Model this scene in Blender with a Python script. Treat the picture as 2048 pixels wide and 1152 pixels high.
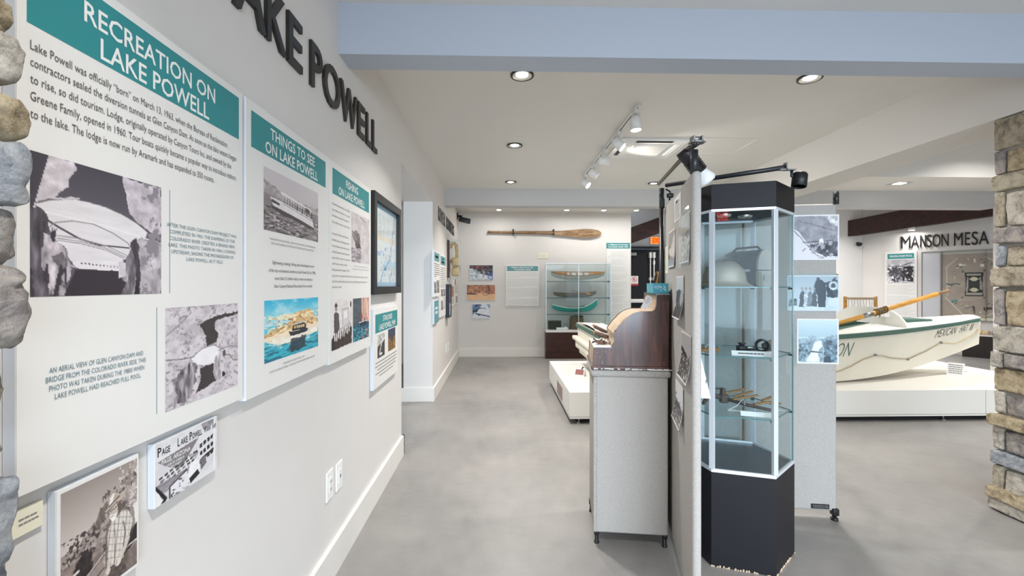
import bpy, math, random
import numpy as np
from mathutils import Matrix, Vector, noise as mnoise

for _o in list(bpy.data.objects):
    bpy.data.objects.remove(_o, do_unlink=True)
SC = bpy.context.scene
COL = SC.collection
PI = math.pi
cos, sin = math.cos, math.sin

# ------------------------------------------------------------------ camera, exposure, daylight
EYE = 1.4
cam = bpy.data.cameras.new('camera')
cam.sensor_fit = 'HORIZONTAL'; cam.sensor_width = 36.0
cam.lens = 890.0 / 2048.0 * 36.0
cam.shift_y = -6.0 / 2048.0
cam.clip_start = 0.02
cam_o = bpy.data.objects.new('camera', cam); COL.objects.link(cam_o)
cam_o.location = (0, 0, EYE)
cam_o.rotation_euler = (PI / 2, 0, -math.atan(24 / 890.0))
SC.camera = cam_o

SC.view_settings.view_transform = 'Standard'
SC.view_settings.look = 'None'
SC.view_settings.gamma = 1.0
SC.view_settings.use_curve_mapping = False
SC.view_settings.exposure = 0.50
SC.cycles.use_denoising = True
SC.cycles.max_bounces = 10
SC.cycles.diffuse_bounces = 6
SC.cycles.transparent_max_bounces = 24
SC.cycles.sample_clamp_indirect = 6.0
SC.cycles.caustics_reflective = False
SC.cycles.caustics_refractive = False

W = bpy.data.worlds.new('sky'); SC.world = W; W.use_nodes = True
_b = W.node_tree.nodes['Background']
_b.inputs[0].default_value = (0.62, 0.80, 1.0, 1); _b.inputs[1].default_value = 1.2


def lamp(name, kind, loc, energy, color=(1, 1, 1), rot=(0, 0, 0), parent=None, **kw):
    l = bpy.data.lights.new(name, kind); l.energy = energy; l.color = color
    for k, v in kw.items():
        setattr(l, k, v)
    o = bpy.data.objects.new(name, l); COL.objects.link(o)
    o.location = loc; o.rotation_euler = rot
    if parent is not None:
        o.parent = parent
    return o


COOL = (0.74, 0.87, 1.0)
WARM = (1.0, 0.975, 0.94)
# daylight entering by the shop windows in the wall behind the viewer
lamp('window_daylight', 'AREA', (1.12, -3.42, 1.45), 150, COOL, (PI / 2 - .62, 0, .10), shape='RECTANGLE', size=3.5, size_y=2.0, spread=2.1)
lamp('window_daylight', 'AREA', (4.7, -3.42, 1.45), 45, COOL, (PI / 2 - .62, 0, 0), shape='RECTANGLE', size=3.4, size_y=2.0, spread=2.1)
# daylight of the side room beyond the opening on the left
lamp('side_room_daylight', 'AREA', (-3.4, 2.6, 1.6), 46, COOL, (PI / 2, 0, -.95), shape='RECTANGLE', size=2.6, size_y=1.8)

# ------------------------------------------------------------------ materials


def lin(c):
    if isinstance(c, str):
        c = [int(c[i:i + 2], 16) / 255 for i in (0, 2, 4)]
    elif max(c) > 1.0:
        c = [x / 255 for x in c]
    return tuple((x / 12.92 if x <= 0.04045 else ((x + 0.055) / 1.055) ** 2.4) for x in c)


class NT:
    def __init__(s, name):
        s.m = bpy.data.materials.new(name); s.m.use_nodes = True
        s.t = s.m.node_tree; s.b = s.t.nodes['Principled BSDF']

    def n(s, typ, **kw):
        x = s.t.nodes.new(typ)
        for k, v in kw.items():
            if k.startswith('i_'):
                x.inputs[k[2:].replace('_', ' ')].default_value = v
            else:
                setattr(x, k, v)
        return x

    def l(s, a, b):
        s.t.links.new(a, b)

    def ramp(s, fac, stops):
        r = s.n('ShaderNodeValToRGB')
        e = r.color_ramp.elements
        e[0].position, e[0].color = stops[0][0], (*stops[0][1], 1)
        e[1].position, e[1].color = stops[-1][0], (*stops[-1][1], 1)
        for p, c in stops[1:-1]:
            q = e.new(p); q.color = (*c, 1)
        s.l(fac, r.inputs[0]); return r.outputs[0]

    def noise(s, scale, detail=4, rough=.55, stretch=None, dist=0.0):
        tc = s.n('ShaderNodeTexCoord')
        co = tc.outputs['Object']
        if stretch:
            mp = s.n('ShaderNodeMapping'); mp.inputs['Scale'].default_value = stretch
            s.l(co, mp.inputs[0]); co = mp.outputs[0]
        x = s.n('ShaderNodeTexNoise'); x.inputs['Scale'].default_value = scale
        x.inputs['Detail'].default_value = detail; x.inputs['Roughness'].default_value = rough
        x.inputs['Distortion'].default_value = dist
        s.l(co, x.inputs['Vector']); return x.outputs['Fac']

    def bump(s, fac, strength, dist=.01):
        b = s.n('ShaderNodeBump'); b.inputs['Strength'].default_value = strength
        b.inputs['Distance'].default_value = dist
        s.l(fac, b.inputs['Height']); s.l(b.outputs[0], s.b.inputs['Normal'])


def mat(name, c, rough=.6, metal=0.0, var=0.0, scale=8.0, stretch=None, bump=0.0, bscale=None, bdist=.004, emit=None, es=1.0, spec=None, coat=0):
    k = NT(name)
    c = lin(c)
    k.b.inputs['Roughness'].default_value = rough
    k.b.inputs['Metallic'].default_value = metal
    if spec is not None:
        k.b.inputs['Specular IOR Level'].default_value = spec
    if coat:
        k.b.inputs['Coat Weight'].default_value = coat
    k.b.inputs['Base Color'].default_value = (*c, 1)
    if var:
        f = k.noise(scale, stretch=stretch)
        lo = tuple(x * (1 - var) for x in c); hi = tuple(min(1, x * (1 + var)) for x in c)
        k.l(k.ramp(f, [(.3, lo), (.7, hi)]), k.b.inputs['Base Color'])
    if bump:
        k.bump(k.noise(bscale or scale * 6, stretch=stretch), bump, bdist)
    if emit is not None:
        k.b.inputs['Emission Color'].default_value = (*lin(emit), 1)
        k.b.inputs['Emission Strength'].default_value = es
    return k.m


def glass(name, tint=(0.93, 0.985, 0.985), f=1.45, rough=0.0):
    m = bpy.data.materials.new(name); m.use_nodes = True
    t = m.node_tree; t.nodes.remove(t.nodes['Principled BSDF'])
    out = t.nodes['Material Output']
    tr = t.nodes.new('ShaderNodeBsdfTransparent'); tr.inputs[0].default_value = (*tint, 1)
    gl = t.nodes.new('ShaderNodeBsdfGlossy'); gl.inputs['Roughness'].default_value = rough
    gl.inputs[0].default_value = (.95, 1, 1, 1)
    lw = t.nodes.new('ShaderNodeLayerWeight'); lw.inputs[0].default_value = .5
    pw = t.nodes.new('ShaderNodeMath'); pw.operation = 'POWER'; pw.inputs[1].default_value = 4.5
    t.links.new(lw.outputs['Facing'], pw.inputs[0])
    fr = t.nodes.new('ShaderNodeMath'); fr.operation = 'MULTIPLY_ADD'; r0 = ((f - 1) / (f + 1)) ** 2
    fr.inputs[1].default_value = .32 * (1 - r0); fr.inputs[2].default_value = r0
    t.links.new(pw.outputs[0], fr.inputs[0])
    mx = t.nodes.new('ShaderNodeMixShader')
    t.links.new(fr.outputs[0], mx.inputs[0]); t.links.new(tr.outputs[0], mx.inputs[1]); t.links.new(gl.outputs[0], mx.inputs[2])
    t.links.new(mx.outputs[0], out.inputs[0]); return m


M = {}
M['wall'] = mat('wall_paint', (219, 215, 211), .75, var=.012, scale=3, bump=.10, bscale=34, bdist=.004)
M['trim'] = mat('trim_paint', (226, 222, 216), .45)
M['ceil'] = mat('ceiling_paint', (222, 219, 214), .85, var=.012, scale=2, bump=.07, bscale=70, bdist=.003)
M['beamdim'] = mat('beam_dimmed_paint', (176, 183, 194), .8, bump=.05, bscale=60, bdist=.003)  # near beam: paint darkened in colour to stand in for weaker light
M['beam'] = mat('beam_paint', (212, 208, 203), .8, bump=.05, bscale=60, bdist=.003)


def concrete():
    k = NT('polished_concrete')
    a = k.noise(1.1, 6, .6); b = k.noise(9, 5, .6)
    mx = k.n('ShaderNodeMath', operation='MULTIPLY_ADD'); mx.inputs[1].default_value = .35
    k.l(b, mx.inputs[0]); k.l(a, mx.inputs[2])
    k.l(k.ramp(mx.outputs[0], [(.40, lin((114, 111, 109))), (.60, lin((132, 129, 126))), (.82, lin((146, 142, 138)))]), k.b.inputs['Base Color'])
    k.b.inputs['Roughness'].default_value = .36
    k.b.inputs['Specular IOR Level'].default_value = .45
    return k.m


M['floor'] = concrete()


def woodmat(name, dark, midc, light, scale=3.0, stretch=(14, 14, 1.0), rough=.35, bump=.15):
    k = NT(name)
    f = k.noise(scale, 6, .65, stretch=stretch, dist=.6)
    k.l(k.ramp(f, [(.3, lin(dark)), (.5, lin(midc)), (.72, lin(light))]), k.b.inputs['Base Color'])
    k.b.inputs['Roughness'].default_value = rough
    k.bump(f, bump, .002)
    return k.m


M['mahog'] = woodmat('mahogany', (34, 15, 10), (72, 36, 25), (112, 66, 48), 3.2, (12, 12, 1.2), .36)
M['mahog'].node_tree.nodes['Principled BSDF'].inputs['Coat Weight'].default_value = .7
M['mahog'].node_tree.nodes['Principled BSDF'].inputs['Coat Roughness'].default_value = .16
M['darkwood'] = woodmat('dark_brown_veneer', (40, 17, 11), (56, 25, 16), (66, 32, 22), 2.0, (2, 2, 9), .4, .05)
M['glulam'] = woodmat('dark_timber', (24, 10, 7), (48, 20, 12), (70, 30, 16), 2.4, (1.2, 6, 6), .5, .2)
M['tanwood'] = woodmat('tan_wood', (170, 145, 118), (196, 172, 146), (212, 190, 165), 3, (1, 8, 8), .5, .05)
M['oarwood'] = woodmat('weathered_oar_wood', (84, 60, 38), (136, 106, 74), (176, 150, 116), 4, (1.4, 9, 9), .7, .3)
M['ashwood'] = woodmat('varnished_ash', (172, 116, 42), (206, 150, 66), (222, 172, 92), 3, (1, 10, 10), .4, .1)
M['slatwood'] = woodmat('old_slat_wood', (120, 84, 46), (160, 118, 70), (186, 146, 96), 6, (2, 12, 12), .7, .2)
M['modelwood'] = woodmat('model_wood', (120, 74, 36), (164, 110, 60), (196, 150, 96), 8, (1, 10, 10), .6, .1)
M['greywood'] = woodmat('grey_plank_wood', (96, 84, 74), (136, 122, 108), (164, 148, 130), 6, (1, 12, 12), .7, .2)
M['board'] = mat('white_foam_board', (231, 229, 225), .5)
M['boardedge'] = mat('white_board_edge', (214, 219, 226), .5)
M['teal'] = mat('teal_print', (44, 138, 142), .5, var=.03, scale=20)
M['tealdim'] = mat('grey_teal_print', (96, 150, 158), .5)
M['white'] = mat('white_print', (240, 240, 236), .5)
M['ink'] = mat('dark_brown_ink', (92, 86, 84), .6)
M['inkfine'] = mat('grey_ink', (134, 130, 128), .6)
M['inkpale'] = mat('pale_grey_ink', (204, 204, 204), .6)
M['inkblue'] = mat('slate_blue_ink', (98, 122, 132), .6)
M['black'] = mat('black_paint', (18, 18, 18), .45)
M['letterblack'] = mat('dark_bronze_letter', (34, 30, 25), .42)
M['blackplastic'] = mat('black_plastic', (17, 18, 20), .4)
M['tube'] = mat('black_tube', (36, 38, 42), .35)
M['navy'] = mat('black_laminate', (21, 21, 26), .5, var=.06, scale=3, spec=.3)
M['alu'] = mat('satin_aluminium', (222, 228, 234), .3, metal=.35)
M['steel'] = mat('dull_steel', (150, 148, 145), .4, metal=.8)
M['chrome'] = mat('chrome', (220, 220, 220), .15, metal=1)
M['fabric'] = mat('grey_loop_fabric', (176, 172, 167), .95, var=.10, scale=140, bump=.55, bscale=420, bdist=.0015, spec=.1)
M['fabricdark'] = mat('grey_loop_fabric_edge', (172, 168, 163), .95, var=.14, scale=100, bump=.6, bscale=360, bdist=.002, spec=.1)
M['glass'] = glass('cabinet_glass', (.905, .94, .945), 1.16)
M['glassclear'] = glass('clear_acrylic', (.97, .985, .985), 1.3)
M['glassedge'] = mat('green_glass_edge', (70, 118, 118), .2)
M['plastic_sleeve'] = glass('clear_plastic_sleeve', (.95, .97, .98), 1.2, .08)
M['rail'] = mat('white_enamel', (226, 225, 222), .35)
M['lens'] = mat('lit_lens', (255, 255, 255), .3, emit=(255, 250, 240), es=14)
M['lensdim'] = mat('lit_lens_soft', (255, 255, 255), .3, emit=(255, 252, 246), es=5)
M['reflector'] = mat('bright_reflector', (225, 222, 214), .25, metal=.6)
M['exit'] = mat('exit_sign_face', (255, 120, 20), .4, emit=(255, 104, 16), es=1.6)
M['exitred'] = mat('exit_letter', (200, 30, 10), .4, emit=(230, 30, 8), es=1.2)
M['boatwhite'] = mat('boat_white_paint', (226, 220, 204), .5, var=.035, scale=2.5, bump=.12, bscale=18, bdist=.004)
M['deckwhite'] = mat('deck_white_paint', (236, 235, 228), .5, var=.02, scale=4)
M['boatgreen'] = mat('boat_green_paint', (70, 104, 92), .5, var=.08, scale=9)
M['plinth'] = mat('plinth_white', (226, 223, 216), .45)
M['plinthblack'] = mat('plinth_kick', (14, 14, 14), .6)
M['rope'] = mat('tan_rope', (182, 166, 136), .9, var=.25, scale=120)
M['cream'] = mat('cream_paper', (232, 227, 204), .7)
M['paper'] = mat('white_paper', (233, 232, 230), .6)
M['canvas'] = mat('canvas_cloth', (206, 176, 132), .9, var=.2, scale=30, bump=.4, bscale=140)
M['olive'] = mat('olive_metal', (52, 54, 40), .6, var=.1, scale=20)
M['sack'] = mat('brown_canvas', (112, 96, 76), .9, var=.2, scale=30, bump=.4, bscale=100)
M['aqua'] = mat('aqua_paint', (64, 186, 172), .45)
M['silver'] = mat('worn_aluminium_shell', (188, 178, 162), .38, metal=.45, var=.08, scale=12, bump=.1, bscale=30)
M['lunchbody'] = mat('dark_grey_enamel', (84, 88, 90), .5, var=.18, scale=14)
M['lunchend'] = mat('pale_grey_enamel', (172, 168, 160), .5, var=.12, scale=20)
M['rust'] = mat('rusty_iron', (92, 78, 70), .75, metal=.3, var=.25, scale=40, bump=.4, bscale=120)
M['tissue'] = mat('teal_box_card', (66, 160, 180), .5)
M['leather'] = mat('brown_leather', (96, 64, 44), .5, var=.3, scale=30)
M['stonegrime'] = mat('mortar', (150, 144, 134), .95, var=.1, scale=30)
M['woodbrush'] = mat('brush_handle', (60, 38, 22), .5)


def stone_mat(name, cols, seed):
    k = NT(name)
    tc = k.n('ShaderNodeTexCoord'); mp = k.n('ShaderNodeMapping')
    mp.inputs['Location'].default_value = (seed * 3.1, seed * 1.7, seed); k.l(tc.outputs['Object'], mp.inputs[0])
    a = k.n('ShaderNodeTexNoise'); a.inputs['Scale'].default_value = 17; a.inputs['Detail'].default_value = 9; a.inputs['Roughness'].default_value = .74; a.inputs['Distortion'].default_value = .5
    k.l(mp.outputs[0], a.inputs['Vector'])
    k.l(k.ramp(a.outputs['Fac'], [(.30, tuple(.45 * q for q in lin(cols[0]))), (.40, lin(cols[0])), (.50, lin(cols[1])), (.60, lin(cols[2])), (.75, lin(cols[3]))]), k.b.inputs['Base Color'])
    c = k.n('ShaderNodeTexNoise'); c.inputs['Scale'].default_value = 46; c.inputs['Detail'].default_value = 8; c.inputs['Roughness'].default_value = .7
    k.l(mp.outputs[0], c.inputs['Vector'])
    k.bump(c.outputs['Fac'], 1.0, .02)
    k.b.inputs['Roughness'].default_value = .9
    return k.m


STONES = [
    stone_mat('tan_stone', [(150, 132, 104), (188, 170, 138), (206, 190, 160), (216, 204, 180)], 1),
    stone_mat('cream_stone', [(158, 150, 138), (196, 188, 174), (214, 206, 192), (226, 220, 208)], 2),
    stone_mat('blue_grey_stone', [(128, 134, 142), (164, 168, 174), (192, 192, 190), (214, 208, 196)], 3),
    stone_mat('mauve_stone', [(132, 124, 122), (168, 160, 154), (188, 178, 168), (200, 186, 158)], 4),
    stone_mat('ochre_stone', [(146, 134, 116), (182, 170, 148), (198, 188, 168), (190, 182, 170)], 5),
]


def print_mat():
    k = NT('printed_picture')
    a = k.n('ShaderNodeVertexColor', layer_name='Col')
    k.l(a.outputs[0], k.b.inputs['Base Color'])
    k.b.inputs['Roughness'].default_value = .45
    return k.m


M['print'] = print_mat()

# ------------------------------------------------------------------ mesh building


class MB:
    """collects shapes and links them as one mesh object"""

    def __init__(s):
        s.v = []; s.f = []; s.mi = []; s.sm = []

    def add(s, vs, fs, m=0, smooth=False):
        o = len(s.v)
        s.v.extend([tuple(p) for p in vs])
        for f in fs:
            s.f.append([i + o for i in f]); s.mi.append(m); s.sm.append(smooth)
        return s

    def box(s, x0, x1, y0, y1, z0, z1, m=0, T=None):
        vs = [(x, y, z) for z in (z0, z1) for y in (y0, y1) for x in (x0, x1)]
        if T is not None:
            vs = [tuple(T @ Vector(p)) for p in vs]
        return s.add(vs, [(0, 2, 3, 1), (4, 5, 7, 6), (0, 1, 5, 4), (2, 6, 7, 3), (0, 4, 6, 2), (1, 3, 7, 5)], m)

    def bbox(s, x0, x1, y0, y1, z0, z1, r, m=0, T=None, seg=2, smooth=True):
        """box with rounded edges in all directions"""
        import bmesh
        bm = bmesh.new(); bmesh.ops.create_cube(bm, size=1)
        for v in bm.verts:
            v.co = Vector(((x0 + x1) / 2 + v.co.x * (x1 - x0), (y0 + y1) / 2 + v.co.y * (y1 - y0), (z0 + z1) / 2 + v.co.z * (z1 - z0)))
        bmesh.ops.bevel(bm, geom=list(bm.edges), offset=r, segments=seg, profile=.5, affect='EDGES')
        bm.verts.index_update()
        vs = [tuple(T @ v.co) if T is not None else tuple(v.co) for v in bm.verts]
        fs = [[v.index for v in f.verts] for f in bm.faces]
        bm.free()
        return s.add(vs, fs, m, smooth)

    def prism(s, poly, lo, hi, axis='z', m=0, T=None, mside=None):
        """polygon extruded along an axis; poly in the other two axes (xy, xz or yz)"""
        def P(a, b, c):
            return {'z': (a, b, c), 'y': (a, c, b), 'x': (c, a, b)}[axis]
        n = len(poly)
        vs = [P(a, b, lo) for a, b in poly] + [P(a, b, hi) for a, b in poly]
        if T is not None:
            vs = [tuple(T @ Vector(p)) for p in vs]
        s.add(vs, [list(range(n))[::-1], list(range(n, 2 * n))], m)
        o = len(s.v) - 2 * n
        for i in range(n):
            j = (i + 1) % n
            s.f.append([o + i, o + j, o + n + j, o + n + i]); s.mi.append(m if mside is None else mside); s.sm.append(False)
        return s

    def tube(s, pts, r, seg=10, m=0, cap=True, smooth=True):
        pts = [Vector(p) for p in pts]
        rs = r if isinstance(r, (list, tuple)) else [r] * len(pts)
        up = None; rings = []
        for i, p in enumerate(pts):
            d = (pts[min(i + 1, len(pts) - 1)] - pts[max(i - 1, 0)]).normalized()
            if up is None:
                up = Vector((0, 0, 1)) if abs(d.z) < .9 else Vector((1, 0, 0))
            a = d.cross(up).normalized(); b = a.cross(d).normalized(); up = b
            rings.append([p + (a * cos(2 * PI * k / seg) + b * sin(2 * PI * k / seg)) * rs[i] for k in range(seg)])
        o = len(s.v)
        for rg in rings:
            s.v.extend(tuple(q) for q in rg)
        for i in range(len(rings) - 1):
            for k in range(seg):
                k2 = (k + 1) % seg
                s.f.append([o + i * seg + k, o + i * seg + k2, o + (i + 1) * seg + k2, o + (i + 1) * seg + k]); s.mi.append(m); s.sm.append(smooth)
        if cap:
            s.f.append([o + k for k in range(seg)]); s.mi.append(m); s.sm.append(False)
            e = o + (len(rings) - 1) * seg
            s.f.append([e + k for k in range(seg)][::-1]); s.mi.append(m); s.sm.append(False)
        return s

    def lathe(s, prof, seg=24, T=None, m=0, smooth=True, sx=1.0, sy=1.0):
        o = len(s.v); n = len(prof)
        for r, z in prof:
            for k in range(seg):
                p = Vector((r * cos(2 * PI * k / seg) * sx, r * sin(2 * PI * k / seg) * sy, z))
                s.v.append(tuple(T @ p) if T is not None else tuple(p))
        for i in range(n - 1):
            for k in range(seg):
                k2 = (k + 1) % seg
                s.f.append([o + i * seg + k, o + i * seg + k2, o + (i + 1) * seg + k2, o + (i + 1) * seg + k]); s.mi.append(m); s.sm.append(smooth)
        return s

    def disc(s, r, T=None, m=0, seg=24, z=0.0):
        vs = [Vector((r * cos(2 * PI * k / seg), r * sin(2 * PI * k / seg), z)) for k in range(seg)]
        return s.add([tuple(T @ p) if T is not None else tuple(p) for p in vs], [list(range(seg))], m)

    def grid(s, P, nu, nv, m=0, smooth=True):
        o = len(s.v)
        for j in range(nv + 1):
            for i in range(nu + 1):
                s.v.append(tuple(P(i / nu, j / nv)))
        for j in range(nv):
            for i in range(nu):
                a = o + j * (nu + 1) + i
                s.f.append([a, a + 1, a + nu + 2, a + nu + 1]); s.mi.append(m); s.sm.append(smooth)
        return s

    def build(s, name, mats, parent=None, loc=None):
        me = bpy.data.meshes.new(name)
        me.from_pydata(s.v, [], s.f)
        if not isinstance(mats, (list, tuple)):
            mats = [mats]
        for mm in mats:
            me.materials.append(M[mm] if isinstance(mm, str) else mm)
        me.polygons.foreach_set('material_index', s.mi)
        me.polygons.foreach_set('use_smooth', s.sm)
        me.update()
        import bmesh
        bm = bmesh.new(); bm.from_mesh(me); bmesh.ops.recalc_face_normals(bm, faces=list(bm.faces)); bm.to_mesh(me); bm.free()
        o = bpy.data.objects.new(name, me); COL.objects.link(o)
        if parent is not None:
            o.parent = parent
        if loc is not None:
            o.location = loc
        return o


def tag(o, label=None, cat=None, group=None, kind=None):
    for k, v in (('label', label), ('category', cat), ('group', group), ('kind', kind)):
        if v:
            o[k] = v
    return o


def thing(name, label, cat, matrix=None, group=None):
    o = bpy.data.objects.new(name, None); COL.objects.link(o)
    o.empty_display_size = .05
    if matrix is not None:
        o.matrix_world = matrix if isinstance(matrix, Matrix) else Matrix.Translation(matrix)
    return tag(o, label, cat, group)


def frame(origin, U, N):
    """local x = U (to the right as one faces it), y = up, z = out of the surface"""
    U = Vector((*U, 0)).normalized(); N = Vector((*N, 0)).normalized()
    R = Matrix((U, Vector((0, 0, 1)), N)).transposed().to_4x4()
    return Matrix.Translation(Vector(origin)) @ R


def struct(o):
    o['kind'] = 'structure'; return o


# ------------------------------------------------------------------ lettering
_fc = bpy.data.curves.new('letter_outline', 'FONT')
_fo = bpy.data.objects.new('letter_outline', _fc); COL.objects.link(_fo)
_cache = {}


def outline(txt, ext=0.0, bold=0.0, bev=0.0, res=2):
    key = (txt, ext, bold, bev, res)
    if key not in _cache:
        _fc.body = txt; _fc.size = 1.0; _fc.extrude = ext; _fc.offset = bold; _fc.bevel_depth = bev
        _fc.resolution_u = res; _fc.fill_mode = 'BOTH'
        bpy.context.view_layer.update()
        me = _fo.evaluated_get(bpy.context.evaluated_depsgraph_get()).to_mesh()
        _cache[key] = ([tuple(v.co) for v in me.vertices], [list(p.vertices) for p in me.polygons])
        _fo.evaluated_get(bpy.context.evaluated_depsgraph_get()).to_mesh_clear()
    return _cache[key]


_h = outline('H'); CAP = max(v[1] for v in _h[0])


def text_into(mb, txt, x0, x1, yb, cap, z=.0008, bold=0.0, align='l', squeeze=1.0, m=0, fn=None):
    """one line of writing: from x0 to x1 (or natural width when x1 is None), baseline yb, capital height cap"""
    vs, fs = outline(txt, 0, bold)
    if not vs:
        return
    a = min(v[0] for v in vs); b = max(v[0] for v in vs)
    sy = cap / CAP
    sx = (x1 - x0) / (b - a) if x1 is not None else sy * squeeze
    if x1 is None and align == 'c':
        x0 -= (b - a) * sx / 2
    pts = [((v[0] - a) * sx + x0, v[1] * sy + yb, z) for v in vs]
    if fn:
        pts = [fn(p) for p in pts]
    mb.add(pts, fs, m)


def bars_into(mb, x0, x1, yb, h, rng, z=.0006, dens=.86):
    """a line of print too small to read: a run of word-long dashes"""
    x = x0
    while x < x1:
        w = min(rng.uniform(.9, 3.2) * h, x1 - x)
        mb.add([(x, yb, z), (x + w * dens, yb, z), (x + w * dens, yb + h, z), (x, yb + h, z)], [(0, 1, 2, 3)])
        x += w


def solid_letter(ch, w=None, cap=.18, depth=.012, bold=.012):
    """one thick letter lying in the xy plane, back on z=0; returns builder and its width"""
    vs, fs = outline(ch, .5, bold, 0, 4)
    sy = cap / CAP
    a = min(v[0] for v in vs); b = max(v[0] for v in vs)
    sx = sy if w is None else w / (b - a)
    mb = MB(); mb.add([((v[0] - a) * sx, v[1] * sy, (v[2] + .5) * depth) for v in vs], fs)
    return mb


# ------------------------------------------------------------------ printed pictures (painted per vertex)


def vnoise(u, v, seed):
    iu = np.floor(u).astype(np.int64); iv = np.floor(v).astype(np.int64)
    fu = u - iu; fv = v - iv
    fu = fu * fu * (3 - 2 * fu); fv = fv * fv * (3 - 2 * fv)

    def h(a, b):
        n = (a * 374761393 + b * 668265263 + seed * 1442695041) & 0x7fffffff
        n = ((n ^ (n >> 13)) * 1274126177) & 0x7fffffff
        return ((n ^ (n >> 16)) & 0xffff) / 65535.0
    return (h(iu, iv) * (1 - fu) + h(iu + 1, iv) * fu) * (1 - fv) + (h(iu, iv + 1) * (1 - fu) + h(iu + 1, iv + 1) * fu) * fv


def fbm(u, v, seed, octv=4, gain=.55):
    t = 0; a = 1; n = 0
    for k in range(octv):
        t = t + a * vnoise(u * 2 ** k + 17 * k, v * 2 ** k + 5 * k, seed + k); n += a; a *= gain
    return t / n


class Pic:
    def __init__(s, w, h, base=(128, 128, 128), seed=1):
        s.w, s.h, s.seed = w, h, seed
        s.u, s.v = np.meshgrid((np.arange(w) + .5) / w, (np.arange(h) + .5) / h)
        s.c = np.ones((h, w, 3)) * np.array(base, float)

    def n(s, fx, fy, k=0, o=4):
        return fbm(s.u * fx, s.v * fy, s.seed * 31 + k, o)

    def _put(s, mask, col, tex=0, fx=20, fy=20, k=0):
        col = np.array(col, float)
        t = 1 + tex * 2 * (s.n(fx, fy, k) - .5) if tex else np.ones_like(s.u)
        a = np.clip(mask, 0, 1)[..., None]
        s.c = s.c * (1 - a) + (col * t[..., None]) * a
        return s

    def jit(s, j, f, k):
        if not j:
            return s.u, s.v
        return s.u + j * 2 * (s.n(f, f, 50 + k) - .5), s.v + j * 2 * (s.n(f, f, 90 + k) - .5)

    def poly(s, pts, col, tex=0, fx=20, fy=20, j=0.0, jf=14, k=0, a=1.0):
        u, v = s.jit(j, jf, k)
        ins = np.zeros(u.shape, bool); n = len(pts)
        for i in range(n):
            x1, y1 = pts[i]; x2, y2 = pts[(i + 1) % n]
            if y1 == y2:
                continue
            c = ((y1 > v) != (y2 > v)) & (u < (x2 - x1) * (v - y1) / (y2 - y1) + x1)
            ins ^= c
        return s._put(ins * a, col, tex, fx, fy, k)

    def ell(s, cx, cy, rx, ry, col, tex=0, j=0, jf=14, k=0, a=1.0, fx=20, fy=20):
        u, v = s.jit(j, jf, k)
        return s._put((((u - cx) / rx) ** 2 + ((v - cy) / ry) ** 2 < 1) * a, col, tex, fx, fy, k)

    def line(s, pts, w, col, j=0, k=0, a=1.0):
        u, v = s.jit(j, 14, k); asp = s.h / s.w
        m = np.zeros(u.shape)
        for (x1, y1), (x2, y2) in zip(pts, pts[1:]):
            dx, dy = x2 - x1, (y2 - y1) * asp
            t = np.clip(((u - x1) * dx + (v - y1) * asp * dy) / (dx * dx + dy * dy + 1e-9), 0, 1)
            d = np.hypot(u - x1 - t * dx, (v - y1) * asp - t * dy)
            m = np.maximum(m, np.clip((w - d) / w * 2, 0, 1))
        return s._put(m * a, col)

    def grad(s, c0, c1, v0=0., v1=1.):
        t = np.clip((s.v - v0) / (v1 - v0), 0, 1)[..., None]
        m = ((s.v >= v0) & (s.v <= v1))[..., None]
        s.c = np.where(m, np.array(c0, float) * (1 - t) + np.array(c1, float) * t, s.c); return s

    def blot(s, region, col, thr, fx, fy, k=0, soft=.04):
        """noise blotches inside region (u0,v0,u1,v1)"""
        u0, v0, u1, v1 = region
        m = (s.u > u0) & (s.u < u1) & (s.v > v0) & (s.v < v1)
        return s._put(m * np.clip((s.n(fx, fy, k) - thr) / soft, 0, 1), col)

    def words(s, u0, u1, v, h, col, k=0, a=.8):
        m = (s.u > u0) & (s.u < u1) & (abs(s.v - v) < h / 2)
        return s._put(m * a * (s.n(s.w * .3, 3, k, 1) > .3), col)

    def mesh(s, parent, x0, y1, wd, ht, z=.0006, name='photograph', fn=None, m='print'):
        """lay the picture on its parent with its top edge at y1"""
        W_, H_ = s.w, s.h
        nv = W_ * H_
        xs = x0 + np.arange(W_) / (W_ - 1) * wd; ys = y1 - np.arange(H_) / (H_ - 1) * ht
        X, Y = np.meshgrid(xs, ys)
        if fn is None:
            co = np.stack([X, Y, np.full_like(X, z)], -1).reshape(-1, 3)
        else:
            co = np.array([fn(a, b, z) for a, b in zip(X.ravel(), Y.ravel())])
        i = (np.arange(H_ - 1)[:, None] * W_ + np.arange(W_ - 1)[None, :]).ravel()
        q = np.stack([i, i + W_, i + W_ + 1, i + 1], -1)
        me = bpy.data.meshes.new(name)
        me.vertices.add(nv); me.vertices.foreach_set('co', co.ravel())
        me.loops.add(q.size); me.loops.foreach_set('vertex_index', q.ravel().astype(np.int32))
        me.polygons.add(len(q)); me.polygons.foreach_set('loop_start', np.arange(len(q), dtype=np.int32) * 4)
        me.update(calc_edges=True)
        c = np.clip(s.c / 255, 0, 1)
        c = np.where(c <= .04045, c / 12.92, ((c + .055) / 1.055) ** 2.4).reshape(-1, 3)
        at = me.color_attributes.new('Col', 'FLOAT_COLOR', 'POINT')
        at.data.foreach_set('color', np.concatenate([c, np.ones((nv, 1))], 1).ravel())
        me.materials.append(M[m])
        o = bpy.data.objects.new(name, me); COL.objects.link(o); o.parent = parent
        return o

# ================================================================== THE SETTING
XL = -.812          # face of the left wall
ZC = 2.82           # ceiling
struct(MB().box(-5, 12.5, -3.6, 12, -.12, 0).build('floor', 'floor'))

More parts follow.
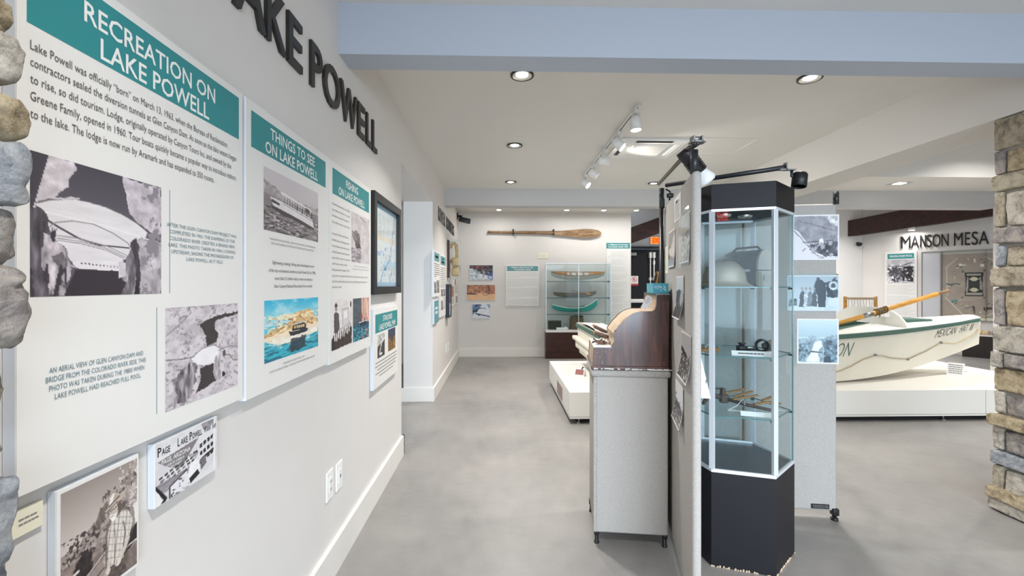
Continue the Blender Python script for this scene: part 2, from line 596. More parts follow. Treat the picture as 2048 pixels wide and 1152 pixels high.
# left wall: near length, lintel over the opening, far length
wl = MB()
wl.box(XL - .35, XL, -3.5, 3.693, 0, ZC)
wl.box(XL - .35, XL, 3.693, 5.39, 2.405, ZC)
wl.box(XL - .35, XL, 5.39, 8.70, 0, ZC)
struct(wl.build('wall_left', 'wall'))
bb = MB()
bz, bt = .16, .02
bb.box(XL, XL + bt, .62, 3.713, 0, bz)
bb.box(XL - .35, XL + bt, 3.693, 3.713, 0, bz)
struct(bb.build('baseboard_left', 'trim'))
bb = MB()
bb.box(XL - .37, XL + bt, 5.37, 5.39, 0, bz)
bb.box(XL, XL + bt, 5.39, 8.68, 0, bz)
struct(bb.build('baseboard_passage', 'trim'))
struct(MB().box(XL, 2.58, 8.70, 8.9, 0, ZC).box(2.40, 2.58, 8.9, 9.5, 0, ZC).build('wall_far', 'wall'))
struct(MB().box(XL + .02, 2.58, 8.68, 8.70, 0, bz).build('baseboard_far', 'trim'))
# recess with the double door, and the room beyond to the right
struct(MB().box(2.40, 4.62, 9.56, 9.7, 2.19, 3.4).box(2.40, 2.62, 9.5, 9.7, 0, 2.19).box(4.62, 8.31, 10.0, 10.15, 0, 3.4).box(4.5, 4.62, 9.56, 10.15, 0, 3.4).build('wall_alcove', 'wall'))
# angled wall that carries the large lettering
A0 = Vector((8.20, 10.17)); AD = Vector((.607, -.794)).normalized(); AN = Vector((-.794, -.607)).normalized()


def ang(s, z, n=0.0):
    return (A0.x + AD.x * s + AN.x * n, A0.y + AD.y * s + AN.y * n, z)


aw = MB()
p = [ang(-.1, 0)[:2], ang(5, 0)[:2], ang(5, 0, -.15)[:2], ang(-.1, 0, -.15)[:2]]
aw.prism(p, 0, 3.4); struct(aw.build('wall_angled', 'wall'))
struct(MB().box(7.51, 8.9, 6.53, 6.58, 0, ZC).build('wall_right', 'wall'))
struct(MB().box(7.47, 8.8, 6.505, 6.53, 0, .18).box(7.47, 7.51, 6.53, 6.585, 0, .18).build('baseboard_right', 'trim'))
struct(MB().box(8.8, 9.0, -3.5, 6.53, 0, 3.9).build('wall_side', 'wall'))
# side room on the left
struct(MB().box(-4.4, -4.2, 1.5, 8.9, 0, ZC).box(-4.2, XL - .35, 8.0, 8.2, 0, ZC).box(-4.2, XL - .35, 1.5, 1.7, 0, ZC).build('wall_sideroom', 'wall'))
# wall behind the viewer with its shop windows
wb = MB()
wb.box(XL - .35, 9.0, -3.5, -3.3, 0, .32).box(XL - .35, 9.0, -3.5, -3.3, 2.55, 3.9)
for a, b in ((XL - .35, -.6), (2.85, 3.0), (6.4, 9.0)):
    wb.box(a, b, -3.5, -3.3, .32, 2.55)
struct(wb.build('wall_back', 'wall'))
for k, (a, b) in enumerate(((-.6, 2.85), (3.0, 6.4))):
    w = MB()
    for t in np.linspace(a, b, 4):
        w.box(t - .03, t + .03, -3.44, -3.36, .32, 2.55)
    w.box(a, b, -3.44, -3.36, .32, .38).box(a, b, -3.44, -3.36, 2.49, 2.55)
    struct(w.build('window_%d' % (k + 1), 'black'))

# ceilings: main, recess to the right (higher), strip in front of the far beam, back rooms
ce = MB()
ce.box(-4.4, 3.48, -3.5, 6.56, ZC, ZC + .1)
ce.box(XL - .35, 2.6, 6.56, 9.7, ZC, ZC + .1)
ce.box(3.48, 9.0, 5.70, 6.75, ZC, ZC + .1)
ce.box(-4.4, XL - .35, 6.56, 8.9, ZC, ZC + .1)
struct(ce.build('ceiling', 'ceil'))
struct(MB().box(3.48, 9.0, -3.5, 5.80, 3.7, 3.8).box(3.48, 9.0, 5.70, 5.80, ZC + .1, 3.7).box(3.38, 3.48, -3.5, 5.8, ZC + .1, 3.7).build('ceiling_recess', 'ceil'))
struct(MB().box(2.6, 12.5, 6.75, 12, 3.25, 3.35).box(2.6, 9.0, 6.65, 6.75, ZC + .1, 3.3).build('ceiling_backroom', 'ceil'))

struct(MB().box(XL, 8.8, 2.26, 2.42, 2.562, ZC).build('beam_near', 'beamdim'))
struct(MB().box(XL, 7.51, 6.55, 6.76, 2.567, ZC).build('beam_far', mat('beam_soft_dimmed_paint', (192, 191, 190), .8, bump=.05, bscale=60, bdist=.003)))  # far beam's dimmer lighting is put into its greyer base colour
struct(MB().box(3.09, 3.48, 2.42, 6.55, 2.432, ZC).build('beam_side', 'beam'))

# dark roof timbers in the rooms beyond
tb = MB()
tb.prism([(2.55, 2.20), (2.55, 2.53), (4.4, 3.20), (4.4, 2.87)], 9.02, 9.2, 'y')
struct(tb.build('beam_timber', 'glulam'))
tb = MB()
q = [(-.22, 2.493), (-.22, 2.845), (1.05, 3.013), (3.4, 3.24), (3.4, 2.825), (1.1, 2.612)]
tb.add([ang(s, z, .10) for s, z in q] + [ang(s, z, .28) for s, z in q],
       [list(range(6)), list(range(6, 12))] + [[i, (i + 1) % 6, (i + 1) % 6 + 6, i + 6] for i in range(6)])
struct(tb.build('beam_rafter', 'glulam'))
# faint outline of an access panel in the ceiling
ap = MB()
x0, x1, y0, y1, t = 1.19, 2.50, 4.235, 4.74, .006
for r in ((x0, x1, y0, y0 + t), (x0, x1, y1, y1 + t), (x0, x0 + t, y0, y1), (x1, x1 + t, y0, y1)):
    ap.box(*r, ZC - .004, ZC)
struct(ap.build('trim_1', 'trim'))

# double door in the recess
d1 = bpy.data.objects.new('door_1', None); COL.objects.link(d1); d1.location = (3.27, 9.5, 0); struct(d1)
for sx, nm in ((-1, 'door_leaf'), (1, 'door_leaf')):
    a, b = (-.66, -.006) if sx < 0 else (.006, .90)
    o = MB().box(a, b, 0, .05, .01, 2.17).build(nm, 'navy', d1)
    c = (-.05 if sx < 0 else .03)
    MB().tube([(c, -.05, 1.06), (c, -.05, 2.08)], .012).box(c - .02, c + .02, -.07, 0, 1.5, 1.56).box(c - .022, c + .022, -.075, 0, 1.98, 2.1).build('latch_rod', 'rail', o)
    MB().bbox(a + .02, b - .02, -.09, 0, 1.02, 1.10, .012).build('push_bar', 'rail', o)
MB().box(-.62, -.36, -.09, 0, 2.03, 2.09).build('door_closer', 'steel', d1)
MB().box(.02, .06, -.03, 0, 1.84, 1.92).build('alarm_box', 'white', d1)
MB().box(-.70, .95, -.02, .05, 2.175, 2.23).build('door_head', 'black', d1)

# ------------------------------------------------------------------ stone pillars


def stone(x0, x1, y0, y1, z0, z1, seed, parent, r=.018, amp=.010, m=None):
    rng = random.Random(seed)
    n = 22

    def warp(p):
        c = Vector(((x0 + x1) / 2, (y0 + y1) / 2, (z0 + z1) / 2)); h = Vector(((x1 - x0) / 2, (y1 - y0) / 2, (z1 - z0) / 2))
        d = Vector([max(-1, min(1, a)) for a in p]); q = Vector([d[i] * h[i] for i in range(3)])
        inner = Vector([max(-(h[i] - r), min(h[i] - r, q[i])) for i in range(3)])
        e = q - inner
        if e.length > 1e-9:
            q = inner + e.normalized() * min(r, max(abs(e.x), abs(e.y), abs(e.z)))
        w = c + q
        s1 = Vector((seed * 7.3, seed * 3.1, 0))
        nn = mnoise.noise_vector(w * 9 + s1) * amp + mnoise.noise_vector(w * 30 + s1) * amp * .55 + mnoise.noise_vector(w * 75 + s1) * amp * .3
        return w + nn
    mb = MB()
    for ax in range(3):
        for sg in (-1, 1):
            def P(a, b, ax=ax, sg=sg):
                v = [0, 0, 0]; v[ax] = sg; v[(ax + 1) % 3] = 2 * a - 1; v[(ax + 2) % 3] = 2 * b - 1
                return warp(v)
            mb.grid(P, n, n)
    return mb.build('stone', M_ST[seed % 5] if m is None else m, parent)


M_ST = STONES
F_ = 890.0; AA = math.atan(24 / 890.0)


def pillar(name, label):
    o = bpy.data.objects.new(name, None); COL.objects.link(o); struct(o); o['label'] = label
    return o


pr_ = pillar('pillar_right', 'stacked stone pillar under the long side beam')
MB().box(3.12, 3.50, 2.30, 2.70, 0, 2.432).build('mortar', 'stonegrime', pr_)
zr = lambda y, Y=2.70: EYE + (570 - y) * Y / 890.0
rows = [(214, 295, 0, 0, 4), (296, 345, 0, 1, 3), (345, 380, 4, 0, 4), (381, 453, 1, 1, 4), (454, 488, 4, 0, 3), (489, 533, -2, 1, 2),
        (535, 575, 7, 0, 4), (577, 653, 1, 1, 3), (654, 706, 2, 0, 1), (706, 739, 7, 1, 1), (740, 788, 0, 0, 0), (788, 834, -1, 1, 1),
        (834, 859, 12, 0, 0), (860, 909, 3, 1, 1), (909, 938, 7, 0, 2), (939, 991, 3, 1, 4), (984, 1008, 15, 0, 0), (1005, 1030, 11, 0, 1)]
for i, (ya, yb, pj, sp, mi) in enumerate(rows):
    xf = 3.098 - pj * .0032
    zt, zb = zr(ya), zr(yb)
    if i == 0:
        zt = 2.43
    if i == len(rows) - 1:
        zb = 0.0
    zb += .006
    ye = 2.712 + pj * .001
    ysp = 2.655 if sp else 2.32
    stone(xf, 3.3, ysp, ye, zb, zt, 100 + i, pr_, m=STONES[mi], amp=.007, r=.012)
    if sp:
        stone(xf + .006, 3.3, 2.32, ysp - .008, zb, zt - .01, 200 + i, pr_, m=STONES[(mi + 2) % 5], amp=.007, r=.012)

for i, (ya, yb, pj, sp, mi) in enumerate(rows):
    zt, zb = (2.43 if i == 0 else zr(ya)), (0.0 if i == len(rows) - 1 else zr(yb) + .006)
    cut = (3.26, 3.38, 3.30, 3.42)[i % 4]
    stone(3.104, cut, 2.262, 2.33, zb, zt, 400 + i, pr_, m=STONES[(mi + 1) % 5], amp=.007, r=.012)
    stone(cut + .006, 3.505, 2.262, 2.33, zb, zt - .004, 430 + i, pr_, m=STONES[(mi + 3) % 5], amp=.007, r=.012)
pl_ = pillar('pillar_left', 'stone clad pier close by on the lettered wall')
MB().box(XL, -.745, .30, .615, 0, ZC).build('mortar', 'stonegrime', pl_)


def xs(px, Y):
    u = (px - 1024) / F_; return Y * (u * cos(AA) + sin(AA)) / (-u * sin(AA) + cos(AA))


lrows = [(-140, -55, 40, 1), (-55, 40, 40, 0), (20, 100, 42, 0), (97, 196, 66, 1), (205, 303, 64, 0), (293, 420, 71, 2), (430, 538, 50, 3), (536, 690, 66, 3),
         (703, 905, 15, 4), (940, 1092, 64, 2), (1092, 1200, 37, 2), (1200, 1400, 60, 0)]
for i, (ya, yb, px, mi) in enumerate(lrows):
    Y = .63
    stone(XL + .002, xs(px, Y) - .004, .34, Y + .006, EYE + (570 - yb) * Y / F_, EYE + (570 - ya) * Y / F_, 300 + i, pl_, r=.020, amp=.013, m=STONES[mi])
for i in range(3):
    stone(XL + .002, -.70, .34, .63, .02 + i * .27, .28 + i * .27, 330 + i, pl_, r=.03, amp=.01)
    stone(XL + .002, -.70, .34, .63, 1.93 + i * .29, 2.2 + i * .29, 340 + i, pl_, r=.03, amp=.01)

# ================================================================== LAMPS OF THE ROOM


def downlight(x, y, z=ZC, e=16, label='', square=False, r=.078, seen=True):
    t = thing('square_downlight' if square else 'recessed_downlight', label, 'light', (x, y, z), 'recessed ceiling lights')
    if square:
        MB().box(-.11, .11, -.09, .09, -.006, 0).build('trim_frame', 'reflector', t)
        MB().box(-.06, .06, -.05, .05, -.008, -.0065).build('lens', 'lens', t)
    else:
        prof = [(r, -.001), (r, -.012), (r * .86, -.012), (r * .82, -.002)]
        MB().lathe(prof, 32).build('trim_ring', 'letterblack', t)
        MB().lathe([(r * .84, -.0115), (r * .6, -.004), (r * .001, -.003)], 32).build('reflector', 'reflector', t)
        MB().disc(r * .5, z=-.0065).build('lens', 'lens', t)
    lamp('downlight_glow', 'AREA', (0, 0, -.03), e, WARM, parent=t, shape='DISK', size=.11, spread=2.1)
    return t


for (x, y, where) in ((.149, 3.0, 'black-rimmed round downlight tucked behind the near beam, above the walkway'),
                      (.149, 4.51, 'middle round downlight of the row above the walkway'),
                      (.147, 6.12, 'round downlight nearest the far beam, above the walkway'),
                      (2.12, 2.99, 'black-rimmed round downlight tucked behind the near beam, above the glass tower case'),
                      (2.14, 6.14, 'round downlight by the far beam, beside the black lamp arm')):
    downlight(x, y, label=where)
downlight(5.57, 6.06, label='square downlight in the ceiling strip above the opening', square=True, e=14)
downlight(7.2, 9.0, z=3.25, label='square downlight in the back room beside the dark rafter', square=True, e=26)
for (x, lab) in ((-.02, 'small bright ceiling spot nearest the security camera in the far bay'), (1.22, 'small bright ceiling spot over the middle of the hanging paddle'),
                 (1.90, 'small bright ceiling spot over the blade of the hanging paddle'), (2.50, 'small bright ceiling spot nearest the dark roof timber')):
    t = thing('ceiling_spot', lab, 'light', (x, 8.1, ZC), 'ceiling spots in the far bay')
    MB().lathe([(.045, 0), (.045, -.05), (.04, -.055)], 20).build('housing', 'rail', t)
    MB().disc(.043, z=-.056).build('lens', 'lens', t)
    lamp('ceiling_spot_glow', 'AREA', (0, 0, -.07), 4.5, WARM, parent=t, shape='DISK', size=.08)
# lamps of the near bay and of the recess, out of view above the camera
for (x, y, z, e) in ((.15, .2, ZC, 19), (2.14, .2, ZC, 15), (.9, -1.6, ZC, 16), (5.6, 2.2, 3.7, 44), (6.2, 4.6, 3.7, 36), (7.6, 1.0, 3.7, 20)):
    t = thing('recessed_downlight', 'round downlight overhead in the near bay', 'light', (x, y, z), 'recessed ceiling lights overhead')
    MB().lathe([(.078, -.001), (.078, -.012), (.066, -.012), (.06, -.002)], 24).build('trim_ring', 'letterblack', t)
    MB().disc(.05, z=-.0065).build('lens', 'lens', t)
    lamp('downlight_glow', 'AREA', (0, 0, -.03), e, WARM, parent=t, shape='DISK', size=.11, spread=2.1)
# back room and side room lamps
for (x, y, z, e) in ((6.4, 8.2, 3.25, 40), (4.0, 8.2, 3.25, 26)):
    t = thing('recessed_downlight', 'round downlight hidden in the back room ceiling', 'light', (x, y, z), 'back room lights')
    MB().lathe([(.078, -.001), (.078, -.012), (.066, -.012), (.06, -.002)], 24).build('trim_ring', 'letterblack', t)
    lamp('downlight_glow', 'AREA', (0, 0, -.03), e, WARM, parent=t, shape='DISK', size=.11, spread=2.1)


def aim(d):
    return Vector(d).to_track_quat('-Z', 'Y').to_euler()


# white track with five heads
t = thing('track_light', 'white ceiling track with five swivelling spot heads', 'track light', (1.085, 3.44, ZC))
MB().box(-.018, .018, 0, 2.30, -.024, 0).box(-.004, .004, .03, 2.28, -.0255, -.024, 1).build('rail', ['rail', 'black'], t)
for (yy, d, on) in ((.09, (.04, -.06, -1), 1), (.60, (.55, -.25, -.55), 1), (1.14, (1.0, -.15, -.12), 1), (1.68, (.75, -.1, -.55), 0), (2.17, (.62, -.45, -.62), 1)):
    h = MB().box(-.02, .02, yy - .045, yy + .045, -.06, -.024).tube([(0, yy, -.06), (0, yy, -.115)], .007).build('spot_arm', 'rail', t)
    d = Vector(d).normalized()
    R = Vector(d).to_track_quat('Z', 'Y').to_matrix().to_4x4()
    T = Matrix.Translation(Vector((0, yy, -.135)) - d * .05) @ R
    s = MB().lathe([(.0, -.015), (.034, -.012), (.040, .0), (.046, .10), (.043, .10), (.038, .09)], 24, T).build('spot_head', 'rail', h)
    MB().disc(.042, T, z=.094).build('lens', 'lens' if on else 'lensdim', s)
    lamp('track_glow', 'SPOT', tuple(Vector((0, yy, -.135)) + d * .07), 24, WARM, aim(d), parent=t, spot_size=1.5, spot_blend=.7, shadow_soft_size=.04)

# ceiling cassette
t = thing('ceiling_air_conditioner', 'white ceiling air conditioning cassette with louvred edges beside the track', 'air conditioner', (1.53, 4.55, ZC))
MB().bbox(-.36, .32, -.30, .34, -.022, 0, .006, smooth=False).build('casing', 'rail', t)
g = MB().box(-.2, .16, -.16, .2, -.030, -.022)
for i in range(22):
    g.box(-.19, .15, -.15 + i * .0155, -.145 + i * .0155, -.033, -.030)
g.build('intake_grille', 'trim', t)
for (a, b, c, d, mm) in ((-.2, .16, -.265, -.225, 'black'), (-.2, .16, .25, .29, 'rail'), (-.31, -.27, -.16, .2, 'black'), (.22, .27, -.16, .2, 'white')):
    MB().box(a, b, c, d, -.026, -.021).build('louvre', mm, t)
 

# ================================================================== BOARDS ON THE LEFT WALL
UL, NL = (0, 1), (1, 0)


class Board:
    """a mounted panel; coordinates are metres along the wall (a) and height (Z) so measures read off the room"""

    def __init__(s, name, label, cat, a0, a1, z0, z1, wall=None, thick=.022, edge='boardedge', face='board', group=None, U=UL, N=NL, plane=None, backing='backing_board'):
        s.a0, s.z1 = a0, z1
        s.w, s.h, s.t = a1 - a0, z1 - z0, thick
        org = plane(a0, z1) if plane else (XL + .002, a0, z1)
        s.o = thing(name, label, cat, frame(org, U, N), group)
        if face:
            MB().box(0, s.w, -s.h, 0, 0, thick - .002, 1).box(.0005, s.w - .0005, -s.h + .0005, -.0005, thick - .002, thick).build(backing, [face, edge], s.o)

    def band(s, a0, a1, z0, z1, m='teal', name='header_band'):
        return MB().box(a0 - s.a0, a1 - s.a0, z0 - s.z1, z1 - s.z1, s.t, s.t + .0006).build(name, m, s.o)

    def text(s, lines, m, name='lettering', z=.0012, bold=0.0):
        """lines: (text, a0, a1, baseline Z, capital height)"""
        mb = MB()
        for ln in lines:
            tx, a0, a1, zb, cap = ln[:5]
            al = ln[5] if len(ln) > 5 else 'l'
            text_into(mb, tx, a0 - s.a0, None if a1 is None else a1 - s.a0, zb - s.z1, cap, s.t + z, bold, al)
        return mb.build(name, m, s.o)

    def pic(s, p, a0, a1, z0, z1, name='photograph', z=.0006):
        return p.mesh(s.o, a0 - s.a0, z1 - s.z1, a1 - a0, z1 - z0, s.t + z, name)

    def rule(s, a, z0, z1, m='inkblue', w=.0012):
        return MB().box(a - s.a0, a - s.a0 + w, z0 - s.z1, z1 - s.z1, s.t, s.t + .0006).build('ruled_line', m, s.o)

    def bars(s, lines, h, m='inkpale', seed=1, name='small_print'):
        mb = MB(); r = random.Random(seed)
        for a0, a1, z in lines:
            bars_into(mb, a0 - s.a0, a1 - s.a0, z - s.z1, h, r, s.t + .0006)
        return mb.build(name, m, s.o)


# ---- the pictures
def pic_dam():
    p = Pic(150, 165, (92, 86, 94), 3)
    p.grad((72, 68, 78), (96, 90, 100), 0, .4)
    p.poly([(.1, 0), (.27, .0), (.29, .06), (.23, .13), (.24, .2), (.13, .29), (.05, .33), (0, .50), (0, .42)], (205, 196, 202), .22, 16, 16, .02, k=1)
    p.poly([(0, 0), (.11, 0), (.0, .48)], (70, 66, 74))
    p.poly([(.64, 0), (1, 0), (1, .45), (.84, .42), (.70, .32), (.67, .16)], (196, 186, 194), .22, 14, 14, .03, k=2)
    p.poly([(.04, .36), (.13, .31), (.27, .275), (.45, .28), (.62, .32), (.76, .38), (.86, .44), (.80, .60), (.70, .78), (.5, .80), (.28, .79), (.16, .6), (.06, .5)], (224, 219, 222), .05, 6, 30)
    p.line([(.04, .35), (.13, .31), (.27, .275), (.45, .28), (.62, .32), (.76, .38), (.86, .44)], .006, (120, 112, 118), .006)
    p.line([(.12, .30), (.2, .285), (.3, .262)], .012, (206, 200, 204), .02, k=4)
    p.line([(.02, .40), (.5, .44), (1, .53)], .008, (236, 232, 234))
    p.line([(.10, .46), (.17, .50), (.3, .565), (.45, .60), (.7, .60)], .010, (74, 68, 76))
    p.line([(.07, .55), (.15, .47), (.26, .44), (.4, .44), (.55, .49), (.68, .56), (.74, .66)], .007, (150, 144, 150))
    for dv in (0, .02, .035):
        p.line([(.1, .56 + dv), (.3, .565 + dv), (.5, .60 + dv), (.68, .67 + dv)], .006, (160, 152, 158))
    p.poly([(0, .42), (.05, .36), (.1, .42), (.13, .55), (.22, .68), (.27, .78), (.2, 1), (0, 1)], (96, 90, 98), .75, 30, 7, .03, k=3)
    p.poly([(.08, .55), (.14, .56), (.22, .68), (.26, .78), (.2, .99), (.12, 1), (.08, .8)], (172, 164, 170), .55, 22, 10, .03, k=5)
    p.poly([(.13, .72), (.2, .68), (.24, .78), (.18, .86)], (110, 104, 110), .4, 20, 20, .03, k=6)
    p.poly([(.28, .80), (.66, .80), (.66, .90), (.62, 1), (.2, 1)], (52, 46, 54))
    p.poly([(.28, .73), (.62, .77), (.62, .80), (.28, .785)], (228, 222, 226))
    for i in range(11):
        p.ell(.32 + i * .027, .75 + i * .002, .006, .008, (96, 90, 96))
    p.poly([(.63, .72), (.7, .6), (.78, .5), (1, .52), (1, 1), (.62, 1), (.66, .9), (.62, .86)], (178, 170, 176), .35, 16, 10, .03, k=7)
    p.poly([(.64, .73), (.72, .58), (.75, .56), (.76, .8), (.72, 1), (.62, 1), (.68, .86)], (112, 104, 112), .65, 40, 7, .02, k=8)
    p.poly([(.70, .56), (.75, .5), (.77, .6), (.79, .8), (.79, 1), (.74, 1), (.75, .75)], (58, 52, 60), .6, 30, 6, .02, k=9)
    p.poly([(.60, .72), (.66, .73), (.66, .84), (.6, .86)], (210, 204, 208), .1)
    p.blot((.0, .5, .22, 1), (60, 54, 62), .60, 30, 7, 11); p.blot((.8, 0, 1, 1), (140, 132, 140), .58, 18, 14, 12)
    return p


def pic_aerial():
    p = Pic(110, 120, (214, 206, 210), 5)
    p._put(np.clip((p.n(10, 14) - .45) * 3, 0, .6), (172, 163, 168))
    p._put(np.clip((p.n(30, 40, 7) - .6) * 6, 0, .7), (120, 112, 118))
    p.line([(.0, .28), (.2, .15), (.3, .07), (.27, 0)], .006, (120, 114, 118))
    p.poly([(.42, .2), (.5, .16), (.75, .12), (1, .10), (1, .13), (.78, .16), (.64, .19), (.62, .24), (.68, .34), (.66, .44), (.5, .45), (.5, .33), (.46, .28)], (62, 54, 56), .1, j=.02)
    p.poly([(.3, .54), (.45, .46), (.62, .45), (.7, .5), (.68, .6), (.62, .66), (.45, .64), (.35, .6)], (238, 234, 236), .03)
    p.line([(.3, .54), (.45, .46), (.62, .45), (.7, .5)], .008, (150, 142, 146))
    p.line([(0, .5), (.2, .53), (.34, .53)], .006, (110, 104, 108)); p.line([(.68, .52), (.85, .5), (1, .53)], .006, (110, 104, 108))
    p.line([(.74, .58), (.85, .6), (.92, .68), (1, .69)], .007, (100, 94, 98))
    p.poly([(.42, .67), (.62, .65), (.6, .76), (.64, .86), (.36, .92), (.42, .8)], (58, 50, 54), .1, j=.02, k=3)
    p.poly([(.1, .7), (.3, .56), (.38, .64), (.36, .78), (.28, .94), (.08, 1), (.12, .85)], (140, 132, 138), .85, 40, 9, .04, k=4)
    p.poly([(.62, .62), (.7, .55), (.72, .7), (.68, .88), (.64, .86), (.6, .74)], (172, 164, 168), .5, 30, 9, .03, k=5)
    p.ell(.77, .57, .025, .04, (90, 84, 88)); p.ell(.76, .80, .035, .03, (40, 34, 36), j=.03)
    return p


def pic_tourboat():
    p = Pic(110, 110, (198, 190, 192), 7)
    p.grad((206, 198, 200), (196, 186, 188), 0, .4)
    p.poly([(0, .19), (.2, .27), (.4, .32), (.7, .36), (1, .33), (1, .5), (0, .5)], (160, 150, 152), .35, 20, 16, .05)
    p.poly([(0, .40), (1, .47), (1, 1), (0, 1)], (132, 122, 124), .25, 8, 40)
    p.blot((0, .55, 1, 1), (70, 62, 64), .52, 14, 46, 3); p.blot((0, .6, 1, 1), (196, 188, 190), .62, 18, 60, 5)
    p.poly([(.12, .55), (.22, .58), (.6, .66), (.9, .74), (.9, .78), (.6, .73), (.2, .65), (.12, .61)], (60, 52, 54))
    p.poly([(.1, .44), (.3, .46), (.86, .56), (.9, .74), (.6, .66), (.14, .57)], (222, 216, 218), .05)
    p.poly([(.26, .28), (.82, .40), (.88, .44), (.26, .33)], (226, 220, 222))
    for i in range(12):
        a = .3 + i * .047; t = .33 + (a - .26) * .19
        p.line([(a, t), (a, t + .2)], .006, (230, 225, 226))
        if i % 2 and i > 3:
            p.ell(a + .02, t + .09, .016, .055, (60, 52, 54), j=.02, k=i)
    for dv in (.06, .11, .15):
        p.line([(.3, .33 + dv), (.9, .47 + dv)], .006, (90, 82, 84))
    p.poly([(.12, .47), (.25, .50), (.25, .54), (.12, .52)], (70, 60, 64), .5)
    p.poly([(.72, .4), (.8, .42), (.8, .5), (.72, .48)], (50, 44, 46), .5)
    return p


def pic_blueboat():
    p = Pic(110, 130, (90, 200, 225), 9)
    p.grad((40, 176, 214), (190, 226, 232), 0, .42)
    p._put(np.clip((p.n(4, 6, 3) - .5) * 3, 0, .6) * (p.v < .45), (210, 236, 240))
    p.poly([(0, .56), (.15, .5), (.3, .46), (.42, .4), (.5, .26), (.6, .23), (.75, .22), (.86, .25), (.9, .4), (1, .46), (1, .72), (0, .72)], (222, 186, 132), .22, 16, 22, .03)
    p.blot((0, .25, 1, .7), (250, 232, 190), .55, 12, 26, 4); p.blot((0, .3, 1, .7), (170, 124, 74), .62, 22, 36, 5)
    p.poly([(0, .6), (.3, .57), (1, .5), (1, .74), (0, .72)], (246, 226, 198), .05)
    p.poly([(0, .66), (.5, .66), (1, .60), (1, 1), (0, 1)], (50, 176, 196), .12)
    p._put(np.clip((p.n(10, 46, 8) - .47) * 6, 0, .9) * (p.v > .70 + .05 * (1 - p.u)), (16, 98, 122))
    p._put(np.clip((p.n(12, 50, 18) - .56) * 7, 0, .9) * (p.v > .66) * (p.v < .86), (196, 222, 222))
    p.poly([(.05, .66), (.5, .64), (1, .59), (1, .70), (.5, .75), (.2, .76)], (240, 232, 216), .12, 10, 20, .04, k=5)
    p.poly([(.4, .72), (.74, .7), (.72, .92), (.44, .95)], (30, 42, 56), .5, 8, 30, .05, k=6, a=.8)
    p.poly([(.39, .57), (.47, .585), (.78, .575), (.74, .64), (.48, .66), (.42, .65)], (34, 40, 54), .1)
    p.poly([(.47, .46), (.68, .45), (.72, .50), (.73, .575), (.45, .58)], (40, 44, 56))
    for i in range(5):
        p.poly([(.49 + i * .042, .49), (.52 + i * .042, .488), (.522 + i * .042, .535), (.49 + i * .042, .54)], (226, 200, 140))
    p.poly([(.46, .455), (.7, .43), (.71, .45), (.46, .475)], (220, 216, 206))
    return p


def pic_fishing():
    p = Pic(80, 100, (214, 206, 206), 11)
    p._put(np.clip((p.n(7, 7) - .42) * 3, 0, .5), (178, 168, 170))
    p.line([(.1, .05), (.45, .4)], .008, (176, 168, 168), .03); p.line([(.45, .05), (.75, .1)], .02, (120, 112, 114), .04)
    p.poly([(0, .4), (.2, .36), (.45, .40), (.45, .55), (.4, .62), (.2, .6), (.06, .5)], (112, 104, 106), .9, 24, 24, .06)
    p.poly([(.2, .6), (.45, .58), (.48, .70), (.24, .70)], (74, 66, 70), .6, 20, 20, .05)
    p.poly([(0, .72), (.5, .7), (.45, 1), (0, 1)], (182, 172, 176), .3, 8, 30, .05)
    p.blot((0, .72, .5, 1), (130, 122, 126), .55, 8, 40, 4)
    return p


def pic_fishermen():
    p = Pic(80, 100, (232, 226, 224), 13)
    p._put(np.clip((p.n(6, 9) - .5) * 2, 0, .3), (196, 188, 188))
    p.poly([(.48, .22), (.78, .2), (.8, .55), (.5, .56)], (214, 208, 208)); p.poly([(.55, .26), (.72, .25), (.73, .40), (.55, .41)], (238, 234, 232))
    for e in ([(.48, .22), (.78, .2)], [(.48, .22), (.5, .56)], [(.3, .64), (.85, .52)], [(.78, .2), (.8, .5)]):
        p.line(e, .009, (110, 102, 104))
    p.poly([(.3, .6), (.9, .52), (.95, .7), (.2, .8)], (190, 182, 184))
    p.poly([(.05, .7), (.95, .6), (.95, .98), (.05, 1)], (56, 44, 42), .5, 14, 14, .04)
    p.poly([(.1, .28), (.2, .24), (.32, .3), (.36, .5), (.34, .66), (.12, .7), (.1, .45)], (86, 78, 80), .35, 20, 30, .03)
    p.ell(.2, .17, .055, .07, (150, 140, 140)); p.poly([(.14, .1), (.2, .06), (.27, .12), (.26, .15), (.14, .15)], (60, 54, 56))
    p.poly([(.86, .22), (.98, .22), (1, .5), (.84, .52), (.82, .34)], (222, 216, 216), .15, 20, 20, .03); p.ell(.9, .13, .04, .07, (70, 62, 62))
    for i in range(9):
        a = .14 + i * .085
        p.ell(a, .74 - i * .013 + (i % 2) * .03, .03, .085, (222, 216, 214), .35, .02, k=i, fx=40, fy=12); p.line([(a + .035, .68 - i * .01), (a + .04, .84 - i * .01)], .008, (60, 52, 52))
    p.ell(.06, .88, .08, .13, (30, 26, 28))
    return p


